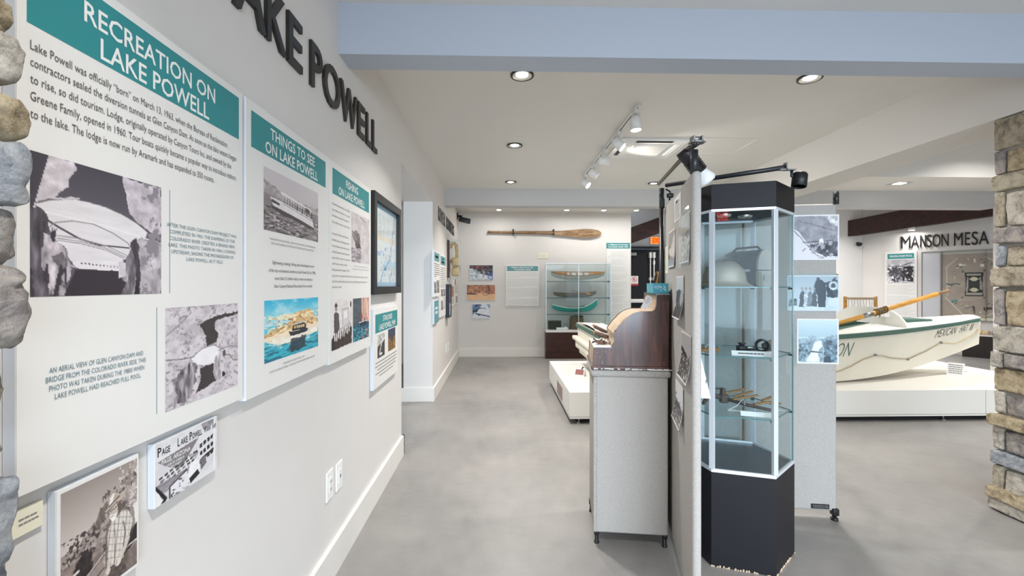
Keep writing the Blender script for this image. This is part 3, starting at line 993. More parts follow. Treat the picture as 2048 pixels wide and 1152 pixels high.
def pic_sail():
    p = Pic(80, 100, (74, 84, 92), 15)
    p._put(np.clip((p.n(5, 24) - .5) * 3, 0, .6), (106, 112, 116))
    p.poly([(.5, 0), (1, 0), (1, .62), (.62, .64), (.5, .5)], (214, 176, 160), .25, 24, 3, .02)
    p.blot((.5, 0, 1, .6), (150, 96, 84), .58, 30, 3, 4)
    p.poly([(0, .62), (1, .6), (1, 1), (0, 1)], (24, 86, 110), .35, 20, 40)
    p.blot((0, .68, 1, 1), (66, 160, 170), .55, 14, 26, 6); p.blot((.5, .7, 1, 1), (190, 120, 110), .62, 20, 26, 7)
    p.poly([(.36, .58), (.86, .57), (.82, .66), (.42, .67)], (34, 44, 62)); p.line([(.36, .58), (.86, .57)], .016, (226, 226, 226))
    p.ell(.52, .45, .05, .07, (190, 60, 50)); p.ell(.5, .37, .03, .03, (120, 70, 60)); p.ell(.7, .53, .03, .05, (60, 60, 70))
    return p


def pic_map():
    p = Pic(100, 120, (222, 226, 230), 17)
    p._put(np.clip((p.n(5, 5) - .5) * 1.2, 0, .25), (206, 196, 186))
    p.grad((120, 160, 200), (150, 186, 214), 0, .055); p.grad((170, 200, 222), (150, 184, 212), .94, 1)
    for c in range(4):
        for r in range(20):
            p.words(.05 + c * .16, .18 + c * .16, .1 + r * .017, .008, (186, 186, 186), c + r)
    p.poly([(0, .38), (.95, .36), (.95, .43), (0, .44)], (226, 210, 194), .05)
    p.poly([(.05, .58), (.3, .57), (.3, .62), (.05, .63)], (150, 184, 220)); p.poly([(.42, .68), (.98, .67), (.98, .73), (.42, .74)], (190, 212, 232))
    p.line([(.9, .06), (.88, .2), (.84, .3), (.82, .42), (.74, .5), (.72, .6), (.64, .68), (.56, .74), (.42, .8), (.36, .86), (.3, .94)], .016, (90, 136, 186), .05)
    p.blot((.3, .5, .95, .95), (96, 140, 190), .64, 30, 30, 4)
    return p


def pic_simple(kind, w=40, h=40):
    p = Pic(w, h, (60, 58, 58), 20 + len(kind))
    if kind == 'lakeblack':
        p.poly([(0, 0), (1, 0), (1, .3), (.4, .42), (0, .5)], (190, 190, 186), .3, 8, 8, .05)
        p.line([(.3, .75), (.5, .5), (.45, .4), (.9, .25)], .07, (226, 226, 224), .1); p.ell(.45, .85, .2, .06, (226, 226, 224))
    elif kind == 'duskman':
        p.grad((50, 62, 92), (70, 66, 80), 0, .5); p.poly([(0, .5), (1, .45), (1, 1), (0, 1)], (120, 86, 52), .6, 14, 14)
        p.ell(.5, .45, .14, .2, (60, 56, 62)); p.blot((0, .4, 1, 1), (190, 140, 80), .6, 16, 16)
    elif kind == 'grey':
        p.c[:] = (150, 146, 146); p._put(np.clip((p.n(4, 4) - .4) * 3, 0, 1), (70, 68, 70)); p._put(np.clip((p.n(10, 10, 5) - .55) * 5, 0, 1), (220, 218, 218))
    elif kind == 'red':
        p.c[:] = (180, 130, 112); p._put(np.clip((p.n(6, 6) - .5) * 4, 0, 1), (96, 60, 60)); p._put(np.clip((p.n(6, 6, 9) - .6) * 4, 0, 1), (226, 214, 206))
    return p


def pic_page():
    p = Pic(120, 110, (226, 224, 226), 21)
    p._put(np.clip((p.n(4, 5) - .5) * 1.5, 0, .25), (176, 172, 178))
    p.poly([(.7, .0), (.93, 0), (.93, .1), (.75, .14)], (150, 146, 150), .2)
    p.poly([(.03, .30), (.66, .22), (.44, .52), (.36, .58), (.2, .48)], (132, 124, 128), .04)
    rng = random.Random(4)
    for r in range(4):
        for i in range(7):
            a = .05 + i * .075 + r * .02; b = .56 + r * .055 - i * .018
            p.poly([(a, b), (a + .05, b - .01), (a + .05, b + .03), (a, b + .04)], (40 + rng.random() * 100,) * 3, .7, 50, 50, .01, k=i + r)
    for r in range(3):
        for i in range(4):
            a = .68 + i * .065; b = .36 + r * .14 - i * .02
            p.poly([(a, b), (a + .045, b - .015), (a + .045, b + .06), (a, b + .075)], (30, 28, 34), .5, 40, 40, .01, k=i * 3 + r)
    p.poly([(.70, .62), (.95, .54), (.95, .60), (.70, .67)], (40, 38, 44), .6, 40, 8, .01)
    p.poly([(0, .66), (.5, .66), (.5, .76), (.1, .86), (0, .80)], (146, 140, 146), .3, 12, 30, .02)
    p.line([(0, .7), (.06, .8), (.14, .95), (.1, 1)], .03, (20, 18, 22)); p.poly([(0, .72), (.05, .82), (.1, .95), (.06, 1), (0, 1)], (236, 234, 236))
    p.poly([(.2, .80), (.46, .70), (.5, .9), (.24, 1)], (230, 228, 232)); p.line([(.2, 1), (.2, .80), (.46, .68)], .014, (34, 32, 38)); p.blot((.22, .75, .5, 1), (60, 56, 62), .58, 20, 26, 7)
    p.poly([(.5, .64), (.56, .60), (.66, .62), (.68, .74), (.66, .86), (.5, .92), (.48, .78)], (238, 236, 238), .04)
    p.ell(.60, .51, .04, .065, (196, 188, 186)); p.poly([(.55, .5), (.57, .44), (.63, .43), (.65, .48), (.58, .47)], (50, 46, 50)); p.line([(.57, .51), (.64, .49)], .008, (40, 38, 40))
    p.poly([(.68, .66), (.78, .60), (.8, .76), (.7, .84)], (112, 106, 112), .2); p.poly([(.5, .86), (.64, .78), (.68, .88), (.52, .96)], (26, 24, 30))
    p.poly([(.93, 0), (.955, 0), (.955, 1), (.93, 1)], (240, 240, 242))
    return p


def pic_cowboy():
    p = Pic(120, 160, (150, 138, 132), 23)
    p.grad((152, 140, 134), (206, 194, 188), 0, .5)
    p.poly([(0, .57), (.15, .51), (.3, .43), (.42, .37), (.46, .28), (.58, .27), (.7, .2), (.8, .1), (1, .0), (1, 1), (0, 1)], (158, 146, 140), .35, 26, 30, .025)
    p.blot((0, .40, .55, .72), (70, 60, 58), .57, 26, 30, 3); p.blot((.5, .1, 1, .5), (92, 82, 78), .60, 24, 34, 13); p.blot((.72, .0, 1, .45), (208, 198, 192), .60, 28, 36, 5)
    p.poly([(.46, .28), (.56, .27), (.52, .42), (.4, .45)], (112, 100, 94), .45, 40, 12, .03)
    p.poly([(0, .62), (.25, .6), (.5, .62), (.5, .86), (.2, .95), (0, .9)], (128, 114, 108), .4, 20, 20, .03)
    p.poly([(.1, .70), (.25, .56), (.38, .6), (.36, .74), (.2, .84)], (44, 36, 36), .7, 30, 30, .05)
    p.poly([(.0, .78), (.14, .74), (.1, .84), (0, .88)], (30, 26, 26)); p.line([(0, .74), (.2, .70)], .02, (226, 218, 212))
    p.poly([(.25, .82), (.5, .74), (.52, .80), (.52, .96), (.3, 1), (.25, .96)], (150, 136, 130), .1); p.line([(.2, .84), (.55, .68)], .008, (210, 200, 194)); p.line([(.3, .90), (.52, .82)], .01, (60, 50, 48))
    p.poly([(.0, .94), (.3, .90), (.28, 1), (0, 1)], (190, 178, 170), .2)
    p.poly([(.85, .48), (1, .40), (1, .6), (.86, .66)], (230, 222, 216)); p.poly([(.82, .68), (1, .6), (1, .76), (.8, .84)], (40, 34, 34)); p.poly([(.8, .84), (1, .78), (1, 1), (.76, 1)], (120, 106, 100), .3, 20, 20)
    p.line([(.8, .78), (1, .76)], .012, (226, 218, 212))
    # man with hat and checked shirt
    body = [(.585, .50), (.63, .455), (.70, .445), (.78, .415), (.86, .44), (.92, .53), (.94, .60), (.89, .68), (.82, .72), (.79, .80), (.80, .85), (.58, .85), (.565, .70), (.565, .58)]
    p.poly([(.55, .46), (.62, .42), (.80, .38), (.95, .45), (.97, .62), (.88, .74), (.84, .90), (.55, .90), (.53, .7), (.545, .55)], (84, 74, 70), .2, a=.55)
    p.poly([(.58, .84), (.80, .84), (.84, 1), (.56, 1)], (88, 76, 72), .4, 20, 40)
    p.poly(body, (216, 208, 200), .06)
    s2 = Pic(120, 160, (0, 0, 0), 1); s2.poly(body, (255, 255, 255))
    on = s2.c[..., 0] > 128
    for m_, al in ((np.sin(p.u * 110 + p.v * 20) > .72, .28), (np.sin(p.v * 105 - p.u * 38) > .78, .30), (np.sin(p.u * 55 + p.v * 10 + 1) > .93, .5)):
        p._put(m_ * on * al, (118, 106, 100))
    p.line([(.79, .52), (.82, .64), (.79, .74), (.80, .86)], .009, (84, 74, 70)); p.line([(.66, .47), (.67, .62), (.665, .84)], .007, (110, 98, 92)); p.line([(.93, .60), (.88, .69), (.82, .73)], .009, (84, 74, 70))
    p.line([(.86, .70), (.80, .78), (.73, .84)], .036, (206, 194, 184)); p.line([(.58, .78), (.575, .85)], .022, (200, 188, 178))
    p.ell(.71, .855, .045, .032, (222, 210, 200)); p.ell(.575, .87, .03, .035, (214, 200, 190)); p.line([(.70, .83), (.675, .88)], .006, (110, 98, 92))
    p.ell(.655, .375, .062, .068, (198, 184, 174), .1); p.poly([(.60, .39), (.64, .40), (.70, .41), (.68, .455), (.63, .46), (.605, .43)], (232, 226, 220), .1)
    p.line([(.60, .352), (.635, .36), (.69, .35)], .008, (52, 46, 44)); p.ell(.615, .362, .014, .012, (150, 138, 130)); p.ell(.66, .36, .015, .012, (150, 138, 130)); p.line([(.615, .415), (.65, .417)], .006, (120, 104, 98))
    p.poly([(.70, .33), (.76, .31), (.765, .40), (.72, .43)], (96, 84, 78), .2)
    p.poly([(.53, .335), (.585, .315), (.60, .25), (.64, .215), (.70, .225), (.72, .26), (.80, .24), (.82, .275), (.77, .325), (.68, .315), (.60, .345), (.55, .36)], (190, 174, 162), .12)
    p.poly([(.60, .25), (.64, .215), (.67, .22), (.63, .30), (.59, .31)], (232, 224, 216)); p.line([(.59, .315), (.66, .29), (.73, .27)], .012, (90, 78, 72)); p.line([(.54, .355), (.62, .338), (.69, .312), (.77, .32)], .007, (84, 72, 66))
    return p


# ---- the large board on recreation
B1 = Board('information_board', 'large white board headed Recreation on Lake Powell, nearest the stone pier', 'information board', .7467, 1.3849, 1.052, 1.985)
B1.band(.7627, 1.3641, 1.8390, 1.9641)
B1.text([('RECREATION ON', .864, 1.2514, 1.9016, .0383), ('LAKE POWELL', .8986, 1.2261, 1.8470, .0395)], 'white', 'heading_lettering', bold=.012)
B1.text([('Lake Powell was officially \u201cborn\u201d on March 13, 1963, when the Bureau of Reclamation', .7674, 1.306, 1.7965, .0150),
         ('contractors sealed the diversion tunnels at Glen Canyon Dam. As soon as the lake waters began', .7674, 1.350, 1.7685, .0150),
         ('to rise, so did tourism. Lodge, originally operated by Canyon Tours Inc. and owned by the', .7674, 1.325, 1.7400, .0150),
         ('Greene Family, opened in 1960. Tour boats quickly became a popular way to introduce visitors', .7674, 1.348, 1.7110, .0150),
         ('to the lake. The lodge is now run by Aramark and has expanded to 350 rooms.', .7674, 1.247, 1.6815, .0150)], 'ink', 'body_lettering')
B1.text([(t, 1.2121, None, z, .0088, 'c') for t, z in (('AFTER THE GLEN CANYON DAM PROJECT WAS', 1.5395), ('COMPLETED IN 1963, THE DAMMING OF THE', 1.5237), ('COLORADO RIVER CREATED A BRAND NEW', 1.5079),
                                                      ('LAKE. THIS PHOTO TAKEN IN 1964, LOOKING', 1.4921), ('UPSTREAM, SHOWS THE PROGRESSION OF', 1.4763), ('LAKE POWELL AS IT FILLS', 1.4605))], 'inkblue', 'caption_lettering')
B1.text([('AN AERIAL VIEW OF GLEN CANYON DAM AND', .7985, 1.0035, 1.2455, .0095), ('BRIDGE FROM THE COLORADO RIVER SIDE. THIS', .7928, 1.0105, 1.2296, .0095),
         ('PHOTO WAS TAKEN DURING THE 1980S WHEN', .7985, 1.0060, 1.2137, .0095), ('LAKE POWELL HAD REACHED FULL POOL.', .8085, .9975, 1.1978, .0095)], 'inkblue', 'caption_lettering')
B1.pic(pic_dam(), .7674, 1.056, 1.3800, 1.6265); B1.pic(pic_aerial(), 1.0695, 1.3590, 1.1000, 1.3455)
B1.rule(1.0826, 1.380, 1.6265); B1.rule(1.0425, 1.1040, 1.3484)

# ---- things to see
B2 = Board('information_board', 'white board headed Things to See on Lake Powell, above a colour boat picture', 'information board', 1.4009, 2.0667, 1.040, 1.985)
B2.band(1.4313, 2.0316, 1.8388, 1.9545)
B2.text([('THINGS TO SEE', 1.5486, 1.9127, 1.9025, .0360), ('ON LAKE POWELL', 1.5152, 1.9437, 1.8485, .0370)], 'white', 'heading_lettering', bold=.012)
B2.pic(pic_tourboat(), 1.5057, 1.949, 1.5855, 1.7975)
B2.text([('TOUR BOATS ON LAKE POWELL, THEN. IN THIS IS A PHOTO OF THE MAHANLAKE', 1.541, 1.918, 1.5555, .0070), ('ONE OF ART GREENE\u2019S TOUR BOATS IN THE EARLY DAYS OF LAKE POWELL', 1.552, 1.905, 1.5410, .0070)], 'inkfine', 'caption_lettering')
B2.text([
         ('TOUR BOATS ON LAKE POWELL, NOW', 1.6388, 1.8162, 1.1110, .0070), ('A PHOTO OF ONE OF SEVERAL TOUR BOATS THAT WAHWEAP MARINA LAKE TAPS', 1.541, 1.9127, 1.0965, .0070)], 'inkfine', 'caption_lettering')
B2.text([('Sightseeing, boating, fishing and swimming are some', 1.561, 1.905, 1.4730, .0115), ('of the top recreational activities at Lake Powell. By the 1980s,', 1.536, 1.925, 1.4455, .0115),
         ('more than 3.5 million visitors were recreating at', 1.577, 1.890, 1.4180, .0115), ('Glen Canyon National Recreation Area annually.', 1.573, 1.891, 1.3905, .0115)], 'ink', 'body_lettering')
B2.pic(pic_blueboat(), 1.509, 1.949, 1.1357, 1.3470)

# ---- fishing
B3 = Board('information_board', 'white board headed Fishing on Lake Powell, beside the black framed map', 'information board', 2.0745, 2.7379, 1.030, 1.984)
B3.band(2.1154, 2.6966, 1.832, 1.954)
B3.text([('FISHING', 2.2984, 2.4901, 1.8990, .0370), ('ON LAKE POWELL', 2.1929, 2.6081, 1.8440, .0370)], 'white', 'heading_lettering', bold=.012)
_l = [('Originally largemouth bass, and bluegill', 2.355, 1.784), ('bass, smallmouth, rainbow trout, crappie', 2.355, 1.756), ('and catfish were some of the species of', 2.345, 1.728), ('fish to inhabit the waters of Lake Powell.', 2.355, 1.698),
      ('During the 1960s, the US Fish and', 2.330, 1.643), ('Wildlife Service, the Department of', 2.345, 1.613), ('Fish and Game and the Arizona Game', 2.350, 1.585), ('and Fish Department planted several', 2.345, 1.557),
      ('species of fish in order to introduce the', 2.360, 1.529), ('Lake Powell, providing excellent', 2.315, 1.501), ('fishing experiences for anglers. In 1974,', 2.350, 1.4725),
      ('Lake Lahontan caught Lake Powell became important and it remains one of the', 2.665, 1.444), ('Glen Dam. Lake Powell has become such a popular fishing spot that anglers return', 2.660, 1.4165), ('hundreds annually.', 2.235, 1.390)]
B3.text([(t, 2.109, b, z - .004, .0100) for t, b, z in _l[:4]], 'inkfine', 'body_lettering')
B3.text([(t, 2.109, b, z - .004, .0100) for t, b, z in _l[4:]], 'inkfine', 'body_lettering')
B3.pic(pic_fishing(), 2.3824, 2.7068, 1.524, 1.792); B3.pic(pic_fishermen(), 2.103, 2.3984, 1.0895, 1.329); B3.pic(pic_sail(), 2.4064, 2.6966, 1.0905, 1.3265)
B3.bars([(2.42, 2.68, 1.500), (2.40, 2.69, 1.484)], .006, 'inkpale', 5)

# ---- framed map
fm = Board('framed_map', 'large lake map under glass in a wide black frame', 'framed map', 2.765, 3.495, 1.340, 1.985, face=None)
fw = .05
MB().box(0, fm.w, -fm.h, -fm.h + fw, 0, .04).box(0, fm.w, -fw, 0, 0, .04).box(0, fw, -fm.h + fw, -fw, 0, .04).box(fm.w - fw, fm.w, -fm.h + fw, -fw, 0, .04).build('frame', 'black', fm.o)
pic_map().mesh(fm.o, fw, -fw, fm.w - 2 * fw, fm.h - 2 * fw, .012, 'map_sheet')
MB().box(fw, fm.w - fw, -fm.h + fw, -fw, .022, .024).build('glazing', 'glassclear', fm.o)

# ---- small map notice
B4 = Board('information_board', 'small white notice with two little pictures, hung below the black framed map', 'information board', 2.7914, 3.4536, .741, 1.245)
B4.band(2.8357, 3.4369, 1.0915, 1.211)
B4.text([('STAN JONES', 3.020, 3.270, 1.158, .036), ('LAKE POWELL MAP', 2.925, 3.370, 1.104, .037)], 'white', 'heading_lettering', bold=.012)
B4.pic(pic_simple('lakeblack'), 2.885, 3.062, .925, 1.075); B4.pic(pic_simple('duskman'), 3.155, 3.370, .930, 1.085)
B4.bars([(2.84, 3.42, .895), (2.83, 3.41, .872), (2.88, 3.40, .849), (2.84, 3.38, .826), (2.93, 3.30, .803)], .0065, 'inkfine', 8)

# ---- photographs below
PA = Board('mounted_photograph', 'photograph of a woman at a stand lettered Page, mounted under the large board', 'photograph', 1.0455, 1.2711, .884, 1.0325, thick=.016)
PA.pic(pic_page(), 1.0475, 1.2691, .886, 1.0305, 'print')
PA.text([('P', 1.0525, 1.0640, 1.0000, .0205), ('AGE', 1.0655, 1.0920, 1.0000, .0150)], 'black', 'stand_lettering', bold=.015)
PA.text([('L', 1.1170, 1.1240, 1.0020, .0200), ('AKE', 1.1270, 1.1520, 1.0020, .0145)], 'black', 'stand_lettering', bold=.015)
PA.text([('P', 1.1590, 1.1680, 1.0030, .0195), ('OWELL', 1.1690, 1.2060, 1.0030, .0145)], 'black', 'stand_lettering', bold=.015)
PA.text([('W', 1.2150, 1.2240, 1.0035, .0155), ('AHW', 1.2250, 1.2420, 1.0035, .0115), ('EAP', 1.2500, 1.2640, 1.0040, .0115)], 'black', 'stand_lettering', bold=.01)
PA.text([('PAGE, ARIZONA', 1.0650, 1.1620, .9770, .0105), ('HUB OF AMERICA', 1.0830, 1.1400, .9665, .0062), ('SCENIC GRANDEUR', 1.0900, 1.1320, .9585, .0056)], 'white', 'pennant_lettering', bold=.01)
PB = Board('mounted_photograph', 'upright brown-toned photograph of a man in a hat and checked shirt', 'photograph', .819, .9999, .785, 1.0290, thick=.016)
PB.pic(pic_cowboy(), .826, .9945, .792, 1.0215, 'print')
lc = Board('caption_card', 'small cream caption card half hidden by the stone pier', 'card', .742, .8057, .978, 1.0225, thick=.006, face='cream', edge='cream', backing='card')
lc.bars([(.765, .795, 1.004), (.765, .798, .996)], .003, 'inkfine', 2)


def outlet(a, z, lab, socket, grp='wall plates'):
    t = thing('wall_outlet', lab, 'outlet', frame((XL, a, z), UL, NL))
    MB().bbox(-.040, .040, -.068, .068, 0, .007, .003, smooth=False).build('plate', 'white', t)
    MB().bbox(-.017, .017, -.034, .034, .005, .010, .002, smooth=False).build('insert', 'paper', t)
    mb = MB()
    if socket:
        for dz in (-.018, .018):
            for dx in (-.007, .007):
                mb.box(dx - .0015, dx + .0015, dz - .006, dz + .006, .0095, .0105)
        mb.build('slot', 'black', t)
    else:
        mb.box(-.003, .003, -.008, .008, .0095, .013); mb.build('screw', 'steel', t)


outlet(2.136, .450, 'white power outlet plate nearest the viewer, under the fishing board', True)
outlet(2.258, .443, 'white blank wall plate beside the slotted power outlet', False)
outlet(6.72, .447, 'far white wall plate below the dark shadow box, nearer of two', True)
outlet(6.98, .440, 'far white wall plate below the dark shadow box, further of two', False)


# ---- raised black letters
def raised(name, label, org, U, N, spans, cap, depth=.014, m='letterblack', bold=.012):
    t = thing(name, label, 'lettering', frame(org, U, N))
    for ch, a, b in spans:
        o = solid_letter(ch, b - a, cap, depth, bold).build('letter', m, t)
        o.location = (a, 0, 0)
    return t


raised('wall_lettering', 'large raised black letters reading Lake Powell above the boards', (XL, 0, 2.2555), UL, NL,
       [('L', 1.235, 1.335), ('A', 1.365, 1.545), ('K', 1.552, 1.692), ('E', 1.7086, 1.826), ('P', 1.912, 2.030), ('O', 2.050, 2.255), ('W', 2.265, 2.520), ('E', 2.540, 2.665), ('L', 2.700, 2.800), ('L', 2.825, 2.925)], .185)
_sp = []; _x = 5.86
for ch, w in zip('RIVER RUNNERS', (.125, .04, .145, .105, .125, .07, .125, .125, .135, .135, .105, .125, .10)):
    if ch != ' ':
        _sp.append((ch, _x, _x + w))
    _x += w * .98 + .045
raised('wall_lettering', 'raised black letters about river runners high in the far corner by the camera', (XL, 0, 2.2525), UL, NL, _sp, .185, .008, bold=0.0)

# ---- boards further along
Ba = Board('information_board', 'narrow white teal-topped board nearest the opening on the passage wall', 'information board', 5.30, 5.836, 1.258, 1.824)
Ba.band(5.36, 5.79, 1.693, 1.800, 'tealdim')
Ba.bars([(5.45, 5.70, 1.735)], .030, 'white', 3, 'heading_lettering')
Ba.bars([(5.36, 5.80, 1.655 - i * .026) for i in range(6)] + [(5.36, 5.55, 1.50)], .010, 'inkfine', 4)
Ba.pic(pic_simple('grey', 20, 40), 5.35, 5.53, 1.30, 1.44); Ba.pic(pic_simple('grey', 30, 40), 5.56, 5.80, 1.30, 1.46)
Bb = Board('information_board', 'tall white teal-topped board, second from the opening on the passage wall', 'information board', 5.880, 6.475, .972, 1.815)
Bb.band(5.93, 6.46, 1.672, 1.792, 'tealdim')
Bb.bars([(6.10, 6.25, 1.742), (6.03, 6.32, 1.697)], .028, 'white', 3, 'heading_lettering')
Bb.bars([(5.93, 6.42, 1.63 - i * .026) for i in range(11)] + [(6.22, 6.44, 1.24 - i * .028) for i in range(7)], .010, 'inkfine', 4)
Bb.pic(pic_simple('grey', 30, 30), 5.97, 6.20, 1.245, 1.345); Bb.pic(pic_simple('grey', 24, 30), 6.23, 6.44, 1.25, 1.345); Bb.pic(pic_simple('grey', 24, 40), 5.97, 6.18, 1.06, 1.19)
Bc = Board('information_board', 'small plain teal notice low on the passage wall under the narrow board', 'information board', 5.37, 5.742, .930, 1.208, face='tealdim')
Bc.bars([(5.45, 5.66, 1.10), (5.45, 5.66, 1.045)], .030, 'white', 3, 'heading_lettering')
Bd = Board('information_board', 'white board half behind the dark shadow box on the passage wall', 'information board', 7.18, 7.66, 1.05, 1.50)
Bd.pic(pic_simple('red', 30, 40), 7.22, 7.60, 1.20, 1.38); Bd.bars([(7.25, 7.62, 1.17 - i * .025) for i in range(4)], .01, 'inkfine', 4)
Be = Board('information_board', 'white board nearest the far corner of the passage wall', 'information board', 7.69, 8.30, 1.068, 1.530)
Be.pic(pic_simple('red', 30, 30), 7.75, 8.00, 1.41, 1.50); Be.bars([(7.75, 8.25, 1.39 - i * .026) for i in range(6)], .01, 'inkfine', 4); Be.pic(pic_simple('grey', 24, 40), 7.95, 8.25, 1.085, 1.20)
# dark shadow box
t = thing('shadow_box', 'deep dark blue frame holding a tall picture below the life vest case', 'shadow box', frame((XL + .002, 6.62, 1.412), UL, NL))
sb = MB()
sb.box(0, .30, -.50, -.47, 0, .06).box(0, .30, -.03, 0, 0, .06).box(0, .03, -.47, -.03, 0, .06).box(.27, .30, -.47, -.03, 0, .06)
sb.build('frame', mat('dark_blue_frame', (18, 28, 48), .4), t)
pic_simple('red', 30, 40).mesh(t, .03, -.03, .24, .26, .045); MB().box(.03, .27, -.47, -.29, .0, .045).build('mount', 'paper', t)
# acrylic case with life vest
CASE = frame((XL + .002, 6.95, 2.11), UL, NL)
t = thing('acrylic_case', 'clear boxed acrylic wall case around an old life vest', 'display case', CASE)
cw, ch_, cd = .35, .62, .17
MB().box(-.02, cw + .02, -ch_ - .02, .02, 0, .012).build('back_board', 'paper', t)
cl = MB()
cl.box(0, cw, -ch_, 0, cd - .004, cd).box(0, cw, -.004, 0, .012, cd - .004).box(0, cw, -ch_, -ch_ + .004, .012, cd - .004).box(0, .004, -ch_ + .004, -.004, .012, cd - .004).box(cw - .004, cw, -ch_ + .004, -.004, .012, cd - .004)
cl.build('cover', 'glassclear', t)
eg = MB()
for a_ in (0, cw):
    eg.tube([(a_, 0, .012), (a_, 0, cd), (a_, -ch_, cd)], .0035, 6)
eg.tube([(0, 0, cd), (cw, 0, cd)], .0035, 6).tube([(0, -ch_, cd), (cw, -ch_, cd)], .0035, 6)
eg.build('polished_edge', 'white', t)
MB().box(-.10, -.03, -.60, -.02, 0, .03).build('side_rail', 'darkwood', t)
v = thing('life_vest', 'old tan canvas life vest with curved collar inside the acrylic wall case', 'life vest', CASE)
arc = [(.12, -.13, .035), (.12, -.07, .05), (.13, -.05, .085), (.14, -.09, .115), (.15, -.18, .127), (.15, -.28, .125)]
MB().tube(arc, [.018, .024, .026, .028, .030, .028], 12).build('collar', 'canvas', v)
for (a, b, c, d, e, f) in ((.05, .28, -.42, -.27, .05, .15), (.08, .26, -.57, -.41, .045, .155), (.06, .2, -.36, -.30, .03, .06)):
    MB().bbox(a, b, c, d, e, f, .03, seg=3).build('float_pad', 'canvas', v)
MB().tube([(.05, -.42, .10), (.05, -.40, .155), (.26, -.39, .157)], .006).build('strap', 'rope', v)
# security camera in the corner
t = thing('security_camera', 'black security camera in the far corner under the ceiling', 'camera', (XL, 8.42, 2.70))
MB().box(0, .02, -.04, .04, -.06, .06).build('mount_plate', 'blackplastic', t)
MB().tube([(.02, 0, 0), (.10, 0, -.01)], .022).build('bracket', 'blackplastic', t)
MB().bbox(.05, .27, -.05, .05, -.09, .0, .012, T=Matrix.Rotation(.22, 4, 'Y')).build('camera_body', 'blackplastic', t)

# ================================================================== FAR WALL
UF, NF = (1, 0), (0, -1)
PF = lambda a, z: (a, 8.698, z)


def pic_rapids():
    p = Pic(50, 34, (70, 60, 64), 31)
    p._put(np.clip((p.n(7, 10) - .45) * 4, 0, .8), (30, 28, 38)); p._put(np.clip((p.n(9, 9, 5) - .55) * 6, 0, 1), (150, 76, 84))
    p.poly([(0, .22), (.15, .25), (.3, .42), (.55, .60), (.8, .72), (1, .75), (1, 1), (0, 1)], (206, 212, 218), .2, 8, 8, .06)
    p.blot((0, .3, 1, 1), (140, 156, 164), .58, 10, 10, 6); p.blot((.75, .5, 1, 1), (70, 96, 170), .5, 12, 14, 8)
    return p


def pic_cliff():
    p = Pic(56, 32, (176, 118, 86), 33)
    p._put(np.clip((p.n(14, 4) - .45) * 4, 0, .8), (120, 70, 50)); p._put(np.clip((p.n(20, 6, 5) - .58) * 5, 0, .8), (210, 160, 120))
    p.poly([(0, .58), (.35, .54), (.55, .5), (.75, .6), (1, .6), (1, 1), (0, 1)], (224, 176, 132), .1, 6, 20, .03)
    p.blot((0, .52, .35, .62), (60, 40, 34), .4, 12, 20, 3); p.line([(.77, 0), (.78, .6)], .018, (40, 28, 26), .02); p.line([(.55, .58), (.62, .68), (.72, .66), (.78, .58)], .012, (110, 80, 66))
    return p


def pic_bluecanyon():
    p = Pic(44, 34, (206, 212, 222), 35)
    p.poly([(0, 0), (.55, 0), (.3, .5), (0, .75)], (86, 116, 160), .5, 8, 8, .05); p.blot((0, 0, .5, .8), (30, 40, 60), .55, 8, 8, 3)
    p.poly([(.6, 0), (.8, 0), (1, .3), (1, .8), (.2, .66)], (216, 218, 224), .08); p.poly([(.8, 0), (1, 0), (1, .35)], (110, 140, 190))
    p.line([(.2, .66), (.6, .76), (1, .86)], .035, (34, 38, 52), .02); p.line([(.3, .3), (.5, .28), (.75, .3)], .02, (60, 66, 84), .03)
    return p


for lab, a0, a1, z0, z1, fn in (('colour photograph of foaming rapids, topmost of three on the far wall', -.5934, -.1364, 1.4975, 1.7893, pic_rapids),
                               ('colour photograph of an orange sandstone cliff, between rapids and blue canyon pictures', -.6468, -.0926, 1.1027, 1.4049, pic_cliff),
                               ('colour photograph of a pale blue canyon, lowest of three on the far wall', -.5400, -.1948, .7472, 1.0253, pic_bluecanyon)):
    b = Board('mounted_photograph', lab, 'photograph', a0, a1, z0, z1, thick=.012, U=UF, N=NF, plane=PF)
    b.pic(fn(), a0 + .004, a1 - .004, z0 + .004, z1 - .004, 'print')
b = Board('information_board', 'white board headed Famous Boats of the Colorado River beside the glass cabinet', 'information board', .1141, .762, .9896, 1.790, thick=.018, U=UF, N=NF, plane=PF)
b.band(.1365, .7424, 1.6736, 1.7706, 'tealdim')
b.text([('FAMOUS BOATS OF THE', .225, .650, 1.728, .026), ('COLORADO RIVER', .275, .605, 1.687, .026)], 'white', 'heading_lettering', bold=.02)
_r = random.Random(3); _ls = []; _z = 1.645
for k, n_ in enumerate((5, 7, 8, 6)):
    for q in range(n_):
        _ls.append((.14, .735 if q < n_ - 1 else .14 + _r.uniform(.2, .45), _z)); _z -= .0235
    _z -= .020
b.bars(_ls, .008, 'inkpale', 6)
b = Board('caption_card', 'small cream caption card on the far wall above the glass cabinet', 'card', .7424, .9383, 1.9182, 2.0254, thick=.006, face='cream', edge='cream', U=UF, N=NF, plane=PF, backing='card')
b.bars([(.77, .91, 1.985), (.78, .90, 1.962)], .008, 'inkpale', 7)
b = Board('information_board', 'tall narrow timeline panel of small print with teal heading next to the recess', 'information board', 2.0893, 2.5600, .58, 2.2292, thick=.010, U=UF, N=NF, plane=PF)
b.band(2.0893, 2.5541, 2.1163, 2.2280, 'teal')
b.text([('A TIMELINE OF NOTABLE', 2.125, 2.520, 2.178, .026), ('COLORADO RIVER TRIPS', 2.125, 2.520, 2.135, .026)], 'white', 'heading_lettering', bold=.02)
_r = random.Random(8)
